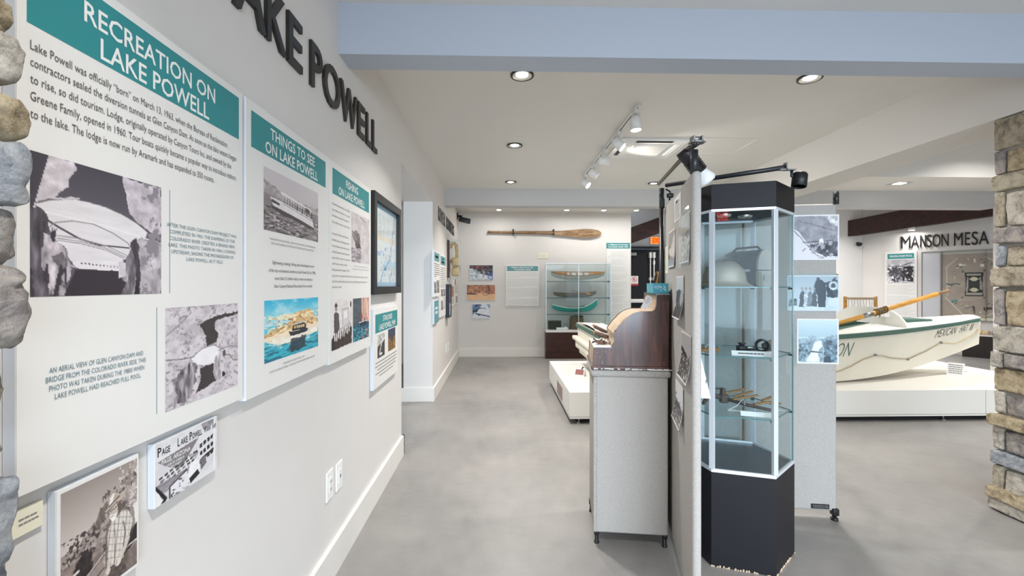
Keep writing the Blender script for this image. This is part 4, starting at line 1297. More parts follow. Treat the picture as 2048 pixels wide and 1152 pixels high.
b.bars([(2.18 if i % 5 else 2.12, 2.52 - _r.uniform(0, .12), 2.07 - i * .0245) for i in range(58) if i % 6], .009, 'inkpale', 9)

# the hanging oar
t = thing('hanging_paddle', 'long weathered wooden oar hung level high on the far wall', 'oar', (0, 8.655, 2.42))
P_ = [(-.242, .025), (-.235, .035), (-.20, .024), (.2, .030), (1.05, .042)]
MB().tube([(x, 0, .015 - .004 * i) for i, (x, r) in enumerate(P_)], [.022, .030, .022, .027, .036], 14).build('shaft', 'oarwood', t)
bl = [(1.05, .040), (1.25, .052), (1.5, .075), (1.66, .088), (1.80, .082), (1.93, .055), (1.977, .018)]
mb = MB()
up = [(x, -.012 + h) for x, h in bl]; dn = [(x, -.012 - h) for x, h in bl][::-1]
mb.prism(up + dn, -.016, .016, 'y'); mb.build('blade', 'oarwood', t)
for x in (.255, 1.045):
    MB().box(x - .012, x + .012, -.035, .043, -.05, .065).build('wall_bracket', 'black', t)

# glass cabinet with model boats
gx0, gx1, gy0, gy1 = .872, 2.113, 8.42, 8.672
t = thing('glass_cabinet', 'upright glass display cabinet of model boats on a dark wood base', 'display cabinet', (0, 0, 0))
MB().box(gx0, gx1, gy0, gy1, 0, .50).box(gx0 - .002, gx1 + .002, gy0 - .004, gy0, .12, .128, 1).build('base', ['darkwood', 'black'], t)
MB().box(gx0, gx1, gy0, gy1, .50, .547).build('deck', 'rail', t)
gp = MB(); e = .006
gp.box(gx0, gx1, gy0, gy0 + e, .547, 1.80).build('front_pane', 'glass', t)
MB().box(gx0, gx0 + e, gy0 + e, gy1 - e, .547, 1.80).build('side_pane', 'glass', t); MB().box(gx1 - e, gx1, gy0 + e, gy1 - e, .547, 1.80).build('side_pane', 'glass', t)
MB().box(gx0, gx1, gy0 + e, gy1, 1.795, 1.802).build('top_pane', 'glass', t)
tr_ = MB()
tr_.box(gx0 - .004, gx1 + .004, gy0 - .004, gy0 + .006, 1.80, 1.815).box(gx0 - .004, gx0 + .008, gy0 - .004, gy0 + .008, .547, 1.80).box(gx1 - .008, gx1 + .004, gy0 - .004, gy0 + .008, .547, 1.80).box((gx0 + gx1) / 2 - .005, (gx0 + gx1) / 2 + .005, gy0 - .002, gy0 + .002, .547, 1.80)
tr_.build('corner_trim', 'alu', t)
for z in (1.470, 1.156, .842):
    s_ = MB().box(gx0 + .01, gx1 - .01, gy0 + .012, gy1 - .01, z - .008, z).box(gx0 + .01, gx1 - .01, gy0 + .009, gy0 + .0118, z - .010, z + .002, 1).build('shelf', ['glass', 'glassedge'], t)
    MB().box(gx1 - .06, gx1 - .035, gy0 + .012, gy0 + .03, z - .02, z + .008).build('shelf_clip', 'black', s_)


def model_boat(label, x0, x1, yc, zb, zs, ze, zm, half, hull, deck, stripe=None, oars=False, roll=0.0):
    """little open boat: sheer line zs at the stern, zm amidships, ze at the bow"""
    t = thing('model_boat', label, 'model boat', (0, 0, 0), 'model boats in the glass cabinet')
    if roll:
        t.matrix_world = Matrix.Translation((0, yc + .050, zb + .040)) @ Matrix.Rotation(roll, 4, 'X') @ Matrix.Translation((0, -yc, -zb))
    n = 20; L = x1 - x0

    def sec(u):
        w = half * (1 - abs(2 * u - 1) ** 2.4) + .006
        sh = zm + ((zs if u < .5 else ze) - zm) * abs(2 * u - 1) ** 2
        kb = zb + (sh - zb) * .55 * abs(2 * u - 1) ** 3.2
        return w, sh, kb

    def P(u, v):
        w, sh, kb = sec(u); a = (v - .5) * 2
        return (x0 + u * L, yc + a * w * (.72 + .28 * abs(a) ** .5 if abs(a) > .35 else .72), kb + (sh - kb) * max(0, (abs(a) - .35) / .65))
    MB().grid(P, n, 12).build('hull', hull, t)
    mb = MB()
    for u0, u1 in ((0.0, .3), (.72, 1.0)):
        mb.grid(lambda a, b, u0=u0, u1=u1: (x0 + (u0 + (u1 - u0) * a) * L, yc + (b * 2 - 1) * sec(u0 + (u1 - u0) * a)[0] * .97, sec(u0 + (u1 - u0) * a)[1] - .004 + .01 * (1 - (2 * b - 1) ** 2)), 8, 4)
    mb.build('deck', deck, t)
    mb = MB()
    for u0 in (.36, .48, .6):
        w, sh, kb = sec(u0); mb.box(x0 + u0 * L, x0 + u0 * L + .03, yc - w * .9, yc + w * .9, sh - .02, sh - .012)
    mb.build('thwart', 'modelwood', t)
    for sg in (-1, 1):
        MB().tube([(x0 + u * L, yc + sg * (sec(u)[0]), sec(u)[1]) for u in np.linspace(0, 1, 17)], .007, 6).build('gunwale', stripe or deck, t)
    if oars:
        for sg in (-1, 1):
            MB().tube([(x0 + .42 * L, yc - sg * half * .3, zm + .055), (x0 + .80 * L, yc - sg * half * .9, zm - .01)], .006, 6).box(x0 + .76 * L, x0 + .86 * L, yc - sg * half * .9 - .003, yc - sg * half * .9 + .003, zm - .03, zm + .005).build('oar', 'ashwood', t)
    return t


YC = 8.54
model_boat('varnished brown-decked model boat on the top shelf of the glass cabinet', .985, 2.015, YC, 1.473, 1.625, 1.622, 1.585, .085, 'plinth', 'modelwood', 'modelwood', roll=.42)
model_boat('grey planked model rowing boat with crossed oars on the second shelf', 1.035, 1.850, YC, 1.159, 1.262, 1.285, 1.245, .085, 'greywood', 'tanwood', 'greywood', True)
model_boat('aqua and white model boat on the third shelf of the glass cabinet', 1.010, 1.880, YC, .845, .985, 1.085, .925, .085, 'aqua', 'deckwhite', 'white', roll=.10)
t = thing('ammunition_box', 'low dark olive metal box on the cabinet floor', 'box', (1.05, 8.55, .549))
MB().bbox(-.12, .12, -.06, .06, 0, .14, .008, smooth=False).build('body', 'olive', t); MB().bbox(-.125, .125, -.065, .065, .125, .162, .008, smooth=False).build('lid', 'olive', t)
t = thing('glass_jar', 'small pale glass jar between the olive box and the canvas bag', 'jar', (1.262, 8.53, .549))
MB().lathe([(.001, 0), (.034, 0), (.036, .01), (.036, .085), (.026, .10)], 20).build('body', 'glassclear', t); MB().lathe([(.0, .0), (.031, .002), (.031, .05), (.0, .052)], 16).build('contents', 'paper', t)
MB().lathe([(.029, .098), (.029, .118), (.001, .118)], 20).build('lid', 'steel', t)
t = thing('canvas_bag', 'slumped brown canvas bag on the cabinet floor', 'bag', (1.48, 8.555, .549))
MB().grid(lambda u, v: ((u - .5) * .26 * (1 - .12 * v) + .006 * sin(20 * v), -.05 + .025 * sin(PI * u) * -1.3 - .01 * sin(14 * u), v * (.25 + .012 * sin(9 * u))), 14, 10).grid(lambda u, v: ((u - .5) * .26 * (1 - .12 * v), .05 + .02 * sin(PI * u), v * .25), 14, 10).box(-.125, .125, -.05, .05, 0, .2).build('body', 'sack', t)
MB().tube([(-.10, -.06, .22), (-.05, -.075, .275), (.05, -.075, .275), (.11, -.06, .23)], .006).build('drawstring', 'black', t)
t = thing('caption_card', 'white tent card at the front edge of the glass cabinet floor', 'card', (1.185, 8.455, .549))
MB().prism([(-.018, 0), (.018, 0), (0, .042)], -.11, .11, 'x').build('card', 'paper', t)
t = thing('picture_card', 'small tan-bordered picture leaning at the side of the cabinet floor', 'picture', (1.86, 8.58, .549))
T_ = Matrix.Rotation(-.25, 4, 'X')
MB().box(-.11, .11, -.004, .004, 0, .15, T=T_).build('mount', 'cream', t)
MB().box(-.085, .085, -.0065, -.0042, .025, .125, T=T_).build('print', 'inkfine', t)

# exit sign and notice by the double door
t = thing('exit_sign', 'glowing orange EXIT sign above the dark double door', 'sign', frame((3.235, 9.555, 2.445), UF, NF))
MB().bbox(0, .30, -.17, 0, 0, .05, .006, smooth=False).build('housing', 'rail', t); MB().box(.012, .288, -.158, -.012, .05, .052).build('face', 'exit', t)
mb = MB(); text_into(mb, 'EXIT', .05, .25, -.135, .10, .0535, .03); mb.build('lettering', 'exitred', t)
t = thing('door_notice', 'white notice with a round red prohibition mark on the dark double door', 'sign', frame((2.805, 9.494, 1.595), UF, NF))
MB().box(0, .165, -.205, 0, 0, .003).build('sheet', 'paper', t)
mb = MB()
ring = [(cos(k * PI / 16), sin(k * PI / 16)) for k in range(33)]
for (a, b), (c, d) in zip(ring, ring[1:]):
    mb.add([(.083 + .058 * a, -.075 + .058 * b, .0036), (.083 + .058 * c, -.075 + .058 * d, .0036), (.083 + .048 * c, -.075 + .048 * d, .0036), (.083 + .048 * a, -.075 + .048 * b, .0036)], [(0, 1, 2, 3)])
text_into(mb, 'R', .058, .108, -.102, .055, .0036, .03)
mb.add([(.045, -.040, .004), (.050, -.034, .004), (.122, -.112, .004), (.117, -.118, .004)], [(0, 1, 2, 3)])
mb.box(0, .165, -.205, -.165, .003, .0035)
mb.build('prohibition_mark', mat('red_print', (196, 66, 66), .5), t)
_kn = MB()
for x in (1.44, 1.515):
    _kn.lathe([(.0, -.012), (.011, -.008), (.011, 0)], 12, Matrix.Translation((x, 8.416, .31)) @ Matrix.Rotation(-PI / 2, 4, 'X'))
_kn.build('knob', 'white', bpy.data.objects['glass_cabinet'])

# ================================================================== PLINTH, BOAT AND OARS
t = thing('display_plinth', 'long low white plinth carrying the wooden river boat', 'plinth', (0, 0, 0))
px0, px1, py0, py1, pz = .70, 6.20, 4.45, 6.30, .32
MB().box(px0, px1, py0, py1, .055, pz).build('body', 'plinth', t)
MB().box(px0 + .08, px1 - .08, py0 + .08, py1 - .08, .0, .055).build('kick', 'plinthblack', t)
MB().box(px0 - .001, px1, py0 - .001, py1, .072, .076).box(5.00, 5.003, py0 - .0012, py0, .076, pz).build('panel_joint', 'inkfine', t)
for x, y in ((.80, 4.50), (4.6, 4.50), (.76, 6.2)):
    MB().lathe([(.022, 0), (.022, .008), (.008, .012), (.008, .055)], 14, Matrix.Translation((x, y, 0))).build('levelling_foot', 'steel', t)
pq = MB(); pq.box(px0 - .006, px0, 4.98, 5.40, .10, .245)
pq.build('plaque', mat('brown_plaque', (150, 128, 118), .5), t)

BX = [1.06, 1.6, 2.4, 3.1, 3.6, 4.44, 5.2, 5.87]
GH = [.70, .76, .83, .84, .79, .60, .36, .12]
GZ = [.85, .82, .80, .81, .833, .8695, .915, .965]
CH = [.52, .58, .62, .62, .60, .46, .27, .10]
CZ = [.50, .41, .338, .330, .332, .390, .52, .675]
YB = 5.4


def herm(ys, x, xs=BX):
    i = max(0, min(len(xs) - 2, int(np.searchsorted(xs, x)) - 1)); m = np.gradient(np.array(ys), np.array(xs)); h = xs[i + 1] - xs[i]; t = (x - xs[i]) / h
    return float((2 * t ** 3 - 3 * t ** 2 + 1) * ys[i] + (t ** 3 - 2 * t ** 2 + t) * h * m[i] + (-2 * t ** 3 + 3 * t ** 2) * ys[i + 1] + (t ** 3 - t ** 2) * h * m[i + 1])


def side(x, t, sg=-1, out=0.0):
    g, c, a, b = herm(GH, x), herm(CH, x), herm(GZ, x), herm(CZ, x)
    return (x, YB + sg * (g + (c - g) * t + out * .92), a + (b - a) * t - out * .3)


boat = thing('river_boat', 'white and green wooden river boat with raised bow lettered Mexican Hat II', 'boat', (0, 0, 0))
hb = MB()
X0, X1 = BX[0], BX[-1]
for sg in (-1, 1):
    hb.grid(lambda u, v, sg=sg: side(X0 + (X1 - X0) * u, -.10 + 1.10 * v, sg), 60, 6)
hb.grid(lambda u, v: (X0 + (X1 - X0) * u, YB + (v * 2 - 1) * herm(CH, X0 + (X1 - X0) * u), herm(CZ, X0 + (X1 - X0) * u)), 60, 4)
for xe in (X0, X1):
    a, b, c, d = side(xe, -.10, -1), side(xe, 1, -1), side(xe, 1, 1), side(xe, -.10, 1)
    hb.add([a, b, c, d], [(0, 1, 2, 3)])
hb.build('hull', 'boatwhite', boat)
# rub rail all round
for sg in (-1, 1):
    mb = MB()
    mb.grid(lambda u, v, sg=sg: side(X0 + (X1 - .03 - X0) * u, -.10 + .10 * v, sg, .016), 60, 1)
    for tt in (-.10, 0):
        mb.grid(lambda u, v, sg=sg, tt=tt: side(X0 + (X1 - .03 - X0) * u, tt, sg, .016 * v), 60, 1)
    mb.build('rub_rail', 'boatgreen', boat)
MB().box(X0 - .018, X0, YB - .71, YB + .71, .83, .875).build('stern_rail', 'boatgreen', boat)
led = MB()
led.bbox(X0 - .075, X0, YB - .62, YB + .66, .665, .715, .012)
led.bbox(X0 - .06, X0, YB - .5, YB + .5, .575, .665, .02)
led.build('stern_step', 'boatwhite', boat)


def cin(x):
    """inner edge of the decks: half width of the open cockpit"""
    if 2.3 <= x <= 3.65:
        return .58
    if 3.65 < x <= 4.5:
        return .58 + (.10 - .58) * (x - 3.65) / .85
    return 0.0


def deckz(x, y):
    g = herm(GH, x); return herm(GZ, x) + .036 + .03 * max(0, 1 - (y / g) ** 2)


dk = MB()
for sg in (-1, 1):
    for u0, u1, n in ((X0, 2.3, 12), (2.3001, 3.65, 12), (3.65, 4.5, 14), (4.5001, X1, 24)):
        def P(u, v, sg=sg, u0=u0, u1=u1):
            x = u0 + (u1 - u0) * u; c = cin(x); y = c + (herm(GH, x) + .004 - c) * v
            return (x, YB + sg * y, deckz(x, y))
        dk.grid(P, n, 6)
dk.build('deck', 'deckwhite', boat)
ck = MB()
for sg in (-1, 1):
    for u0, u1 in ((2.3, 3.65), (3.65, 4.5)):
        ck.grid(lambda u, v, sg=sg, u0=u0, u1=u1: (u0 + (u1 - u0) * u, YB + sg * (cin(min(4.4999, max(2.3, u0 + (u1 - u0) * u))) ), .50 + (deckz(u0 + (u1 - u0) * u, .5) + .03 - .50) * v), 10, 2)
ck.add([(2.3, YB - .58, .5), (3.65, YB - .58, .5), (4.5, YB - .1, .5), (4.5, YB + .1, .5), (3.65, YB + .58, .5), (2.3, YB + .58, .5)], [(0, 1, 2, 3, 4, 5)])
ck.add([(2.3, YB - .58, .5), (2.3, YB + .58, .5), (2.3, YB + .58, .88), (2.3, YB - .58, .88)], [(0, 1, 2, 3)])
ck.add([(4.5, YB - .1, .5), (4.5, YB + .1, .5), (4.5, YB + .1, .93), (4.5, YB - .1, .93)], [(0, 1, 2, 3)])
ck.build('cockpit', 'boatgreen', boat)
MB().box(2.4, 2.75, YB - .57, YB + .57, .60, .64).build('thwart', 'deckwhite', boat)
MB().bbox(4.66, 5.17, YB - .22, YB + .15, deckz(4.9, 0) - .03, deckz(4.9, 0) + .030, .008, smooth=False).build('hatch', 'boatgreen', boat)
MB().bbox(1.35, 2.0, YB - .35, YB + .35, deckz(1.7, 0) - .03, deckz(1.7, 0) + .03, .008, smooth=False).build('hatch', 'boatgreen', boat)
# splash board standing across the foredeck
prof = [(4.86, .88), (4.90, .97), (4.98, 1.045), (5.06, 1.09), (5.10, 1.10), (5.105, 1.02), (5.275, 1.02), (5.28, 1.131), (5.4, 1.133), (5.62, 1.128), (5.76, 1.10), (5.88, 1.03), (5.96, .95), (6.0, .88)]
MB().prism(prof, 4.57, 4.592, 'x').build('splash_board', 'deckwhite', boat)
# painted names
mb = MB()


def on_side(p):
    return side(p[0], p[1], -1, .0025)


def hull_text(txt, x0, x1, ttop, tbot, slant=.05):
    vs, fs = outline(txt, 0, -.012, 0, 3)
    a = min(v[0] for v in vs); b = max(v[0] for v in vs)
    mb.add([on_side((x0 + (v[0] - a) / (b - a) * (x1 - x0) + slant * v[1], tbot + (ttop - tbot) * v[1] / CAP)) for v in vs], fs)


hull_text('MEXICAN', 5.015, 5.375, .05, .28); hull_text('HAT', 5.46, 5.595, .06, .29); hull_text('II', 5.655, 5.70, .07, .31)
mb.build('name_lettering', 'black', boat)
mb = MB(); hull_text('ON', 3.575, 3.775, .10, .42, .03); mb.build('side_lettering', 'boatgreen', boat)
rp = [(2.2, .5), (2.6, .66), (3.1, .80), (3.5, .82), (3.711, .746), (3.828, .661), (3.966, .525), (4.123, .458), (4.25, .50), (4.359, .576), (4.634, .70), (4.909, .60), (5.144, .46), (5.40, .62), (5.6, .58), (5.78, .45), (5.84, .34)]
MB().tube([side(x, q, -1, .008) for x, q in rp], .006, 6).build('grab_rope', 'rope', boat)
for x, q in ((4.123, .45), (4.634, .70), (5.144, .455)):
    c = side(x, q, -1, .006); MB().bbox(c[0] - .012, c[0] + .012, c[1] - .014, c[1] + .004, c[2] - .012, c[2] + .012, .003).build('rope_eye', 'steel', boat)
mb = MB()
for k in range(3):
    c = side(5.79 + .012 * k, .40 - .03 * k, -1, .006); mb.tube([(c[0] - .012, c[1], c[2] - .02), (c[0] + .012, c[1], c[2] + .022)], .003, 5)
mb.build('rope_knot', 'rope', boat)

oar = thing('boat_oar', 'varnished yellow oar lashed across the splash board of the white boat', 'oar', (0, 0, 0))
ha = Vector((5.36, 5.17, 1.335)); hm = Vector((4.535, 5.19, 1.088)); he = hm + (hm - ha).normalized() * 1.55
d = (ha - he).normalized()
MB().tube([he + d * .55, ha - d * .15], .027, 14).build('shaft', 'ashwood', oar)
MB().tube([ha - d * .16, ha - d * .152, ha - d * .005, ha], [.027, .019, .019, .012], 12).build('grip', 'oarwood', oar)
MB().tube([hm - d * .22, hm - d * .10], .0285, 14).build('tape_band', 'steel', oar)
MB().tube([he, he + d * .1, he + d * .5, he + d * .62], [.02, .05, .04, .027], 12).build('blade', 'ashwood', oar)
mb = MB()
for k in range(7):
    c = hm + d * (-.06 + .022 * k); n1 = d.cross(Vector((0, 0, 1))).normalized(); n2 = n1.cross(d)
    mb.tube([c + (n1 * cos(a) + n2 * sin(a)) * .034 + d * .012 * sin(a + k) for a in np.linspace(0, 2 * PI, 15)], .008, 6)
mb.tube([hm + Vector((-.02, -.03, .03)), hm + Vector((-.03, -.035, -.03)), hm + Vector((-.035, -.03, -.07))], .006, 6).build('lashing', mat('dark_rope', (120, 100, 74), .9, var=.5, scale=60), oar)


def tent_card(label, loc, rz, w, h, m='inkfine', lean=.5):
    T = Matrix.Translation(loc) @ Matrix.Rotation(rz, 4, 'Z')
    t = thing('caption_card', label, 'card', T)
    MB().prism([(-.001, 0), (.001, 0), (lean * h + .001, h), (lean * h - .001, h)], -w / 2, w / 2, 'x').build('card', 'paper', t)
    MB().prism([(-.001, 0), (.001, 0), (.06, .0005), (.06, .0015)], -w / 2, w / 2, 'x').build('foot_fold', 'paper', t)
    R = Matrix.Rotation(-math.atan(lean), 4, 'X')
    b = MB(); r = random.Random(7)
    for i in range(5):
        bars_into(b, -w * .40, w * .40, h * (1.0 - .16 * (i + 1)), h * .07, r, .0)
    b2 = MB(); b2.v = [tuple(R @ Vector((x, 0, y)) + Vector((0, -.0022, 0))) for x, y, z in b.v]; b2.f, b2.mi, b2.sm = b.f, b.mi, b.sm
    b2.build('small_print', m, t); return t


tent_card('small printed card leaning on the plinth below the bow of the boat', (5.40, 5.14, .3205), -1.0, .15, .15, lean=.35)
t = thing('caption_card', 'small dark red printed tent card on the plinth end by the cabinet', 'card', Matrix.Translation((.955, 5.28, .3205)) @ Matrix.Rotation(-.5, 4, 'Z'))
MB().prism([(-.045, 0), (.045, 0), (0, .09)], -.06, .06, 'x').build('card', 'paper', t)
MB().prism([(-.038, .018), (-.010, .073), (-.0115, .0745), (-.0395, .0195)], -.05, .05, 'x').build('print', mat('maroon_print', (150, 92, 88), .5), t)
MB().tube([(.02, 0, .07), (.035, .01, .105)], .010).build('clip', 'black', t)

# ================================================================== THE RIGHT-HAND ROOM
FA = lambda s, z, n=.002: (A0.x + AD.x * s + AN.x * n, A0.y + AD.y * s + AN.y * n, z)
UA, NA = tuple(AD), tuple(AN)
raised('wall_lettering', 'large raised black letters reading Manson Mesa above the mural window', FA(0, 2.197), UA, NA,
       [('M', .888, 1.045), ('A', 1.050, 1.178), ('N', 1.196, 1.285), ('S', 1.298, 1.378), ('O', 1.391, 1.508), ('N', 1.527, 1.632), ('M', 1.711, 1.835), ('E', 1.868, 1.938), ('S', 1.962, 2.048), ('A', 2.060, 2.198)], .258, .022, 'black', 0.0)
b = Board('information_board', 'white board headed Weaving from Wool with a loom photograph on the angled wall', 'information board', .616, 1.1485, .62, 2.130, U=UA, N=NA, plane=lambda a, z: FA(a, z))
b.band(.6593, 1.1005, 1.972, 2.083)
b.text([('WEAVING FROM WOOL', .69, 1.072, 2.010, .040)], 'white', 'heading_lettering', bold=.015)


def pic_loom():
    p = Pic(60, 60, (196, 196, 200), 41)
    p._put(np.clip((p.n(7, 7) - .5) * 3, 0, .5), (150, 150, 156))
    p.poly([(.62, .3), (.95, .25), (.95, .95), (.55, .85)], (44, 42, 48), .9, 20, 20, .05); p.poly([(0, .35), (.5, .3), (.6, .6), (.4, .95), (.2, .9)], (90, 88, 96), .8, 20, 20, .06)
    for k in range(6):
        p.line([(.05 + .1 * k, .25), (.3 + .06 * k, .9)], .014, (50, 48, 54), .05, k)
    p.line([(.1, .25), (.5, .3), (.9, .15)], .02, (60, 58, 62), .03); p.line([(.0, 1), (.2, .4), (.6, .35)], .012, (40, 38, 42), .03); p.blot((0, .2, 1, 1), (236, 236, 238), .6, 12, 12, 7)
    return p


b.pic(pic_loom(), .645, 1.110, 1.437, 1.955)
b.bars([(.65, 1.11 - .05 * (i % 3), 1.385 - i * .030) for i in range(22) if i % 8 != 7], .012, 'inkpale', 8)

# mural window
t = thing('mural_window', 'glazed wall recess showing a tan and black geometric sand mural', 'display window', frame(FA(1.22, 2.085), UA, NA))
H_ = 1.385
mb = MB()
for x0, x1, y0, y1 in ((0, 1.30, 0, .012), (0, .012, -H_, 0), (.287, .305, -H_, 0), (1.30, 1.312, -H_, .012), (.93, .936, -H_, 0), (0, 1.30, -H_ - .012, -H_)):
    mb.box(x0, x1, y0, y1, 0, .03)
mb.build('frame', 'steel', t)
MB().box(.012, .287, -H_, 0, 0, .02).build('side_panel', mat('pale_grey_panel', (196, 197, 202), .5), t)
MB().box(.305, 1.30, -H_, 0, .026, .028).build('glazing', 'glassclear', t)


def pic_mural():
    p = Pic(120, 150, (176, 158, 146), 51)
    p._put(np.clip((p.n(12, 12) - .4) * 1.5, 0, .3), (160, 142, 132)); p.poly([(0, 0), (1, 0), (1, .04), (0, .05)], (206, 200, 190))
    p.line([(.09, .68), (.08, .24), (.24, .11)], .012, (206, 196, 182)); p.line([(.62, .1), (.82, .2)], .012, (216, 208, 196)); p.line([(.06, .70), (.32, .96), (.62, .97), (.82, .88)], .012, (210, 200, 186))
    p.poly([(.34, .33), (.60, .33), (.585, .5), (.60, .68), (.34, .68), (.355, .5)], (16, 16, 18))
    for q in ([(.37, .35), (.57, .35), (.57, .375), (.37, .375)], [(.36, .63), (.58, .63), (.58, .66), (.36, .66)], [(.375, .40), (.395, .40), (.385, .62), (.355, .62)], [(.545, .40), (.565, .40), (.585, .58), (.55, .58)]):
        p.poly(q, (176, 164, 156))
    for v in (.425, .585):
        p.ell(.47, v, .05, .030, (224, 210, 178)); p.line([(.41, v), (.53, v)], .012, (224, 210, 178))
    for cu, cv in ((.32, .31), (.62, .30), (.31, .70), (.615, .70)):
        p.poly([(cu - .016, cv - .014), (cu + .016, cv - .014), (cu + .016, cv + .014), (cu - .016, cv + .014)], (60, 54, 50)); p.ell(cu, cv, .008, .007, (176, 158, 146))
    r = random.Random(5)
    for k in range(46):
        a = r.uniform(0, 2 * PI); u, v = .47 + .36 * cos(a) * r.uniform(.75, 1.05), .5 + .40 * sin(a) * r.uniform(.8, 1.05)
        p.poly([(u, v), (u + r.uniform(.01, .04), v), (u + r.uniform(.01, .03), v + r.uniform(.005, .02)), (u, v + .012)], r.choice([(60, 54, 60), (90, 80, 76), (60, 110, 110), (206, 170, 110), (236, 230, 214), (50, 50, 80)]), j=.01, k=k)
    for q in ((.26, .2, .10, .025), (.56, .21, .05, .04), (.47, .13, .02, .05)):
        p.poly([(q[0], q[1]), (q[0] + q[2], q[1]), (q[0] + q[2], q[1] + q[3]), (q[0], q[1] + q[3])], (236, 230, 216), .3, 60, 60)
    p.line([(.08, .5), (.28, .5)], .012, (40, 60, 60), .02); p.line([(.70, .48), (.95, .49)], .012, (70, 56, 60), .02); p.poly([(.15, .74), (.24, .73), (.24, .77), (.15, .78)], (90, 140, 140), .4)
    p.line([(.47, .82), (.48, .94)], .012, (70, 54, 60), .03); p.poly([(.6, .84), (.72, .83), (.72, .87), (.6, .88)], (60, 50, 44), .6)
    return p


pic_mural().mesh(t, .305, 0, .995, H_ - .05, .006, 'mural')
MB().box(.305, 1.30, -H_, -H_ + .05, .0, .02).build('sill_board', 'cream', t)
# low case in front of the window
p0 = frame(FA(2.02, .10), UA, NA)
t = thing('floor_case', 'low dark floor case with pale top below the mural window', 'display case', p0)
MB().box(-.16, 1.0, -.10, .318, 0, .34).build('body', mat('dark_brown_case', (40, 34, 32), .4), t)
MB().box(-.17, 1.0, .318, .345, 0, .35).build('top', 'plinth', t)
for (x, w, h, c, lab) in ((-.02, .15, .10, (196, 140, 60), 'orange woven bundle on the pale floor case'), (.14, .14, .07, (214, 186, 150), 'tan woven bundle on the pale floor case'), (.31, .16, .09, (120, 100, 120), 'purple-grey woven bundle on the pale floor case')):
    o = thing('woven_bundle', lab, 'textile', p0 @ Matrix.Translation((x, .345, .2)), 'woven bundles')
    mb = MB(); mb.bbox(-w / 2, w / 2, 0, h, -.08, .08, .02)
    mb.build('fold', mat('bundle_%d' % int(x * 100 + 50), c, .9, var=.4, scale=30), o)
    mb = MB()
    for k in (-.3, .3):
        mb.tube([(k * w, -0.001 + .003, -.083), (k * w, h + .002, -.083), (k * w, h + .002, .083), (k * w, .002, .083)], .004, 6)
    mb.build('cord', 'rope', o)

# small weaving loom on the floor by the back wall
t = thing('weaving_loom', 'small upright tan weaving loom by the back wall behind the boat', 'loom', (6.62, 8.0, 0))
for x in (-.285, .285):
    MB().box(x - .02, x + .02, -.02, .02, 0, 1.19).build('post', 'ashwood', t)
MB().box(-.30, .30, -.026, .026, 1.13, 1.175).build('beam_bar', 'tanwood', t)
MB().box(-.265, .265, -.02, .02, .45, .49).build('beam_bar', 'tanwood', t)
for x in (-.285, .285):
    MB().box(x - .02, x + .02, -.25, .25, 0, .03).build('foot', 'ashwood', t)
mb = MB(); r = random.Random(2)
for i in range(9):
    x = -.22 + i * .055; mb.tube([(x, 0, 1.13), (x + (.02 if i % 2 else -.02), -.01, .9), (x, 0, .49)], .003, 5)
mb.build('warp_thread', 'ink', t)
t = thing('security_camera', 'round black dome camera in the corner beside the angled wall', 'camera', (8.20, 9.94, 2.33))
MB().lathe([(.0, -.05), (.04, -.035), (.055, 0), (.055, .03), (.0, .03)], 18).build('dome', 'blackplastic', t); MB().box(-.02, .02, 0, .058, -.01, .05).build('bracket', 'blackplastic', t)
t = thing('wall_hook', 'small brass hook on the back wall near the loom', 'hook', (7.72, 9.998, 1.61))
MB().tube([(0, 0, .03), (0, -.05, .03), (0, -.06, -.01), (0, -.03, -.04)], .008, 8).build('hook', 'ashwood', t); MB().box(-.015, .015, -.006, 0, .01, .05).build('plate', 'steel', t)
t = thing('rafter_spot', 'small bright spotlight under the dark sloping rafter', 'light', FA(1.09, 2.612, .19))
MB().lathe([(.055, 0), (.055, -.05), (.05, -.055)], 18).build('housing', 'rail', t); MB().disc(.053, z=-.056).build('lens', 'lens', t)
lamp('rafter_glow', 'AREA', (0, 0, -.08), 2.5, WARM, parent=t, shape='DISK', size=.1)
# end of the right wall
b = Board('information_board', 'white board with teal heading partly hidden by the stone pillar', 'information board', 7.535, 8.1, 1.02, 1.825, U=UF, N=NF, plane=lambda a, z: (a, 6.528, z))
b.band(7.565, 8.07, 1.70, 1.80); b.bars([(7.57, 8.0, 1.62 - i * .026) for i in range(20) if i % 7], .010, 'inkpale', 3)
t = thing('security_camera', 'black camera high on the wall end beside the stone pillar', 'camera', (7.66, 6.53, 2.575))
MB().lathe([(.0, -.06), (.05, -.045), (.062, 0), (.062, .03), (.0, .03)], 18, Matrix.Translation((0, -.066, 0))).build('dome', 'blackplastic', t); MB().box(-.02, .02, -.06, 0, .0, .03).build('bracket', 'blackplastic', t)

# ================================================================== FABRIC SCREEN
BP, BQ = Vector((.785, 1.80)), Vector((.98, 2.62))
BU = (BQ - BP).normalized(); BNRM = Vector((-BU.y, BU.x))       # the side with photographs faces the passage
CP, CQ = Vector((.985, 2.745)), Vector((2.005, 2.592))
CU = (CQ - CP).normalized(); CNRM = Vector((CU.y, -CU.x))
scr = thing('folding_screen', 'grey fabric folding display screen pinned with old photographs', 'display screen', (0, 0, 0))


def panel(P, U, N, s0, s1, z0, z1, back=.036, name='fabric_panel', r=.015):
    T = Matrix((Vector((U.x, U.y, 0)), Vector((N.x, N.y, 0)), Vector((0, 0, 1)))).transposed().to_4x4()
    T.translation = Vector((P.x, P.y, 0))
    return MB().bbox(s0, s1, -back, 0, z0, z1, r, T=T, seg=3).build(name, 'fabric', scr), T


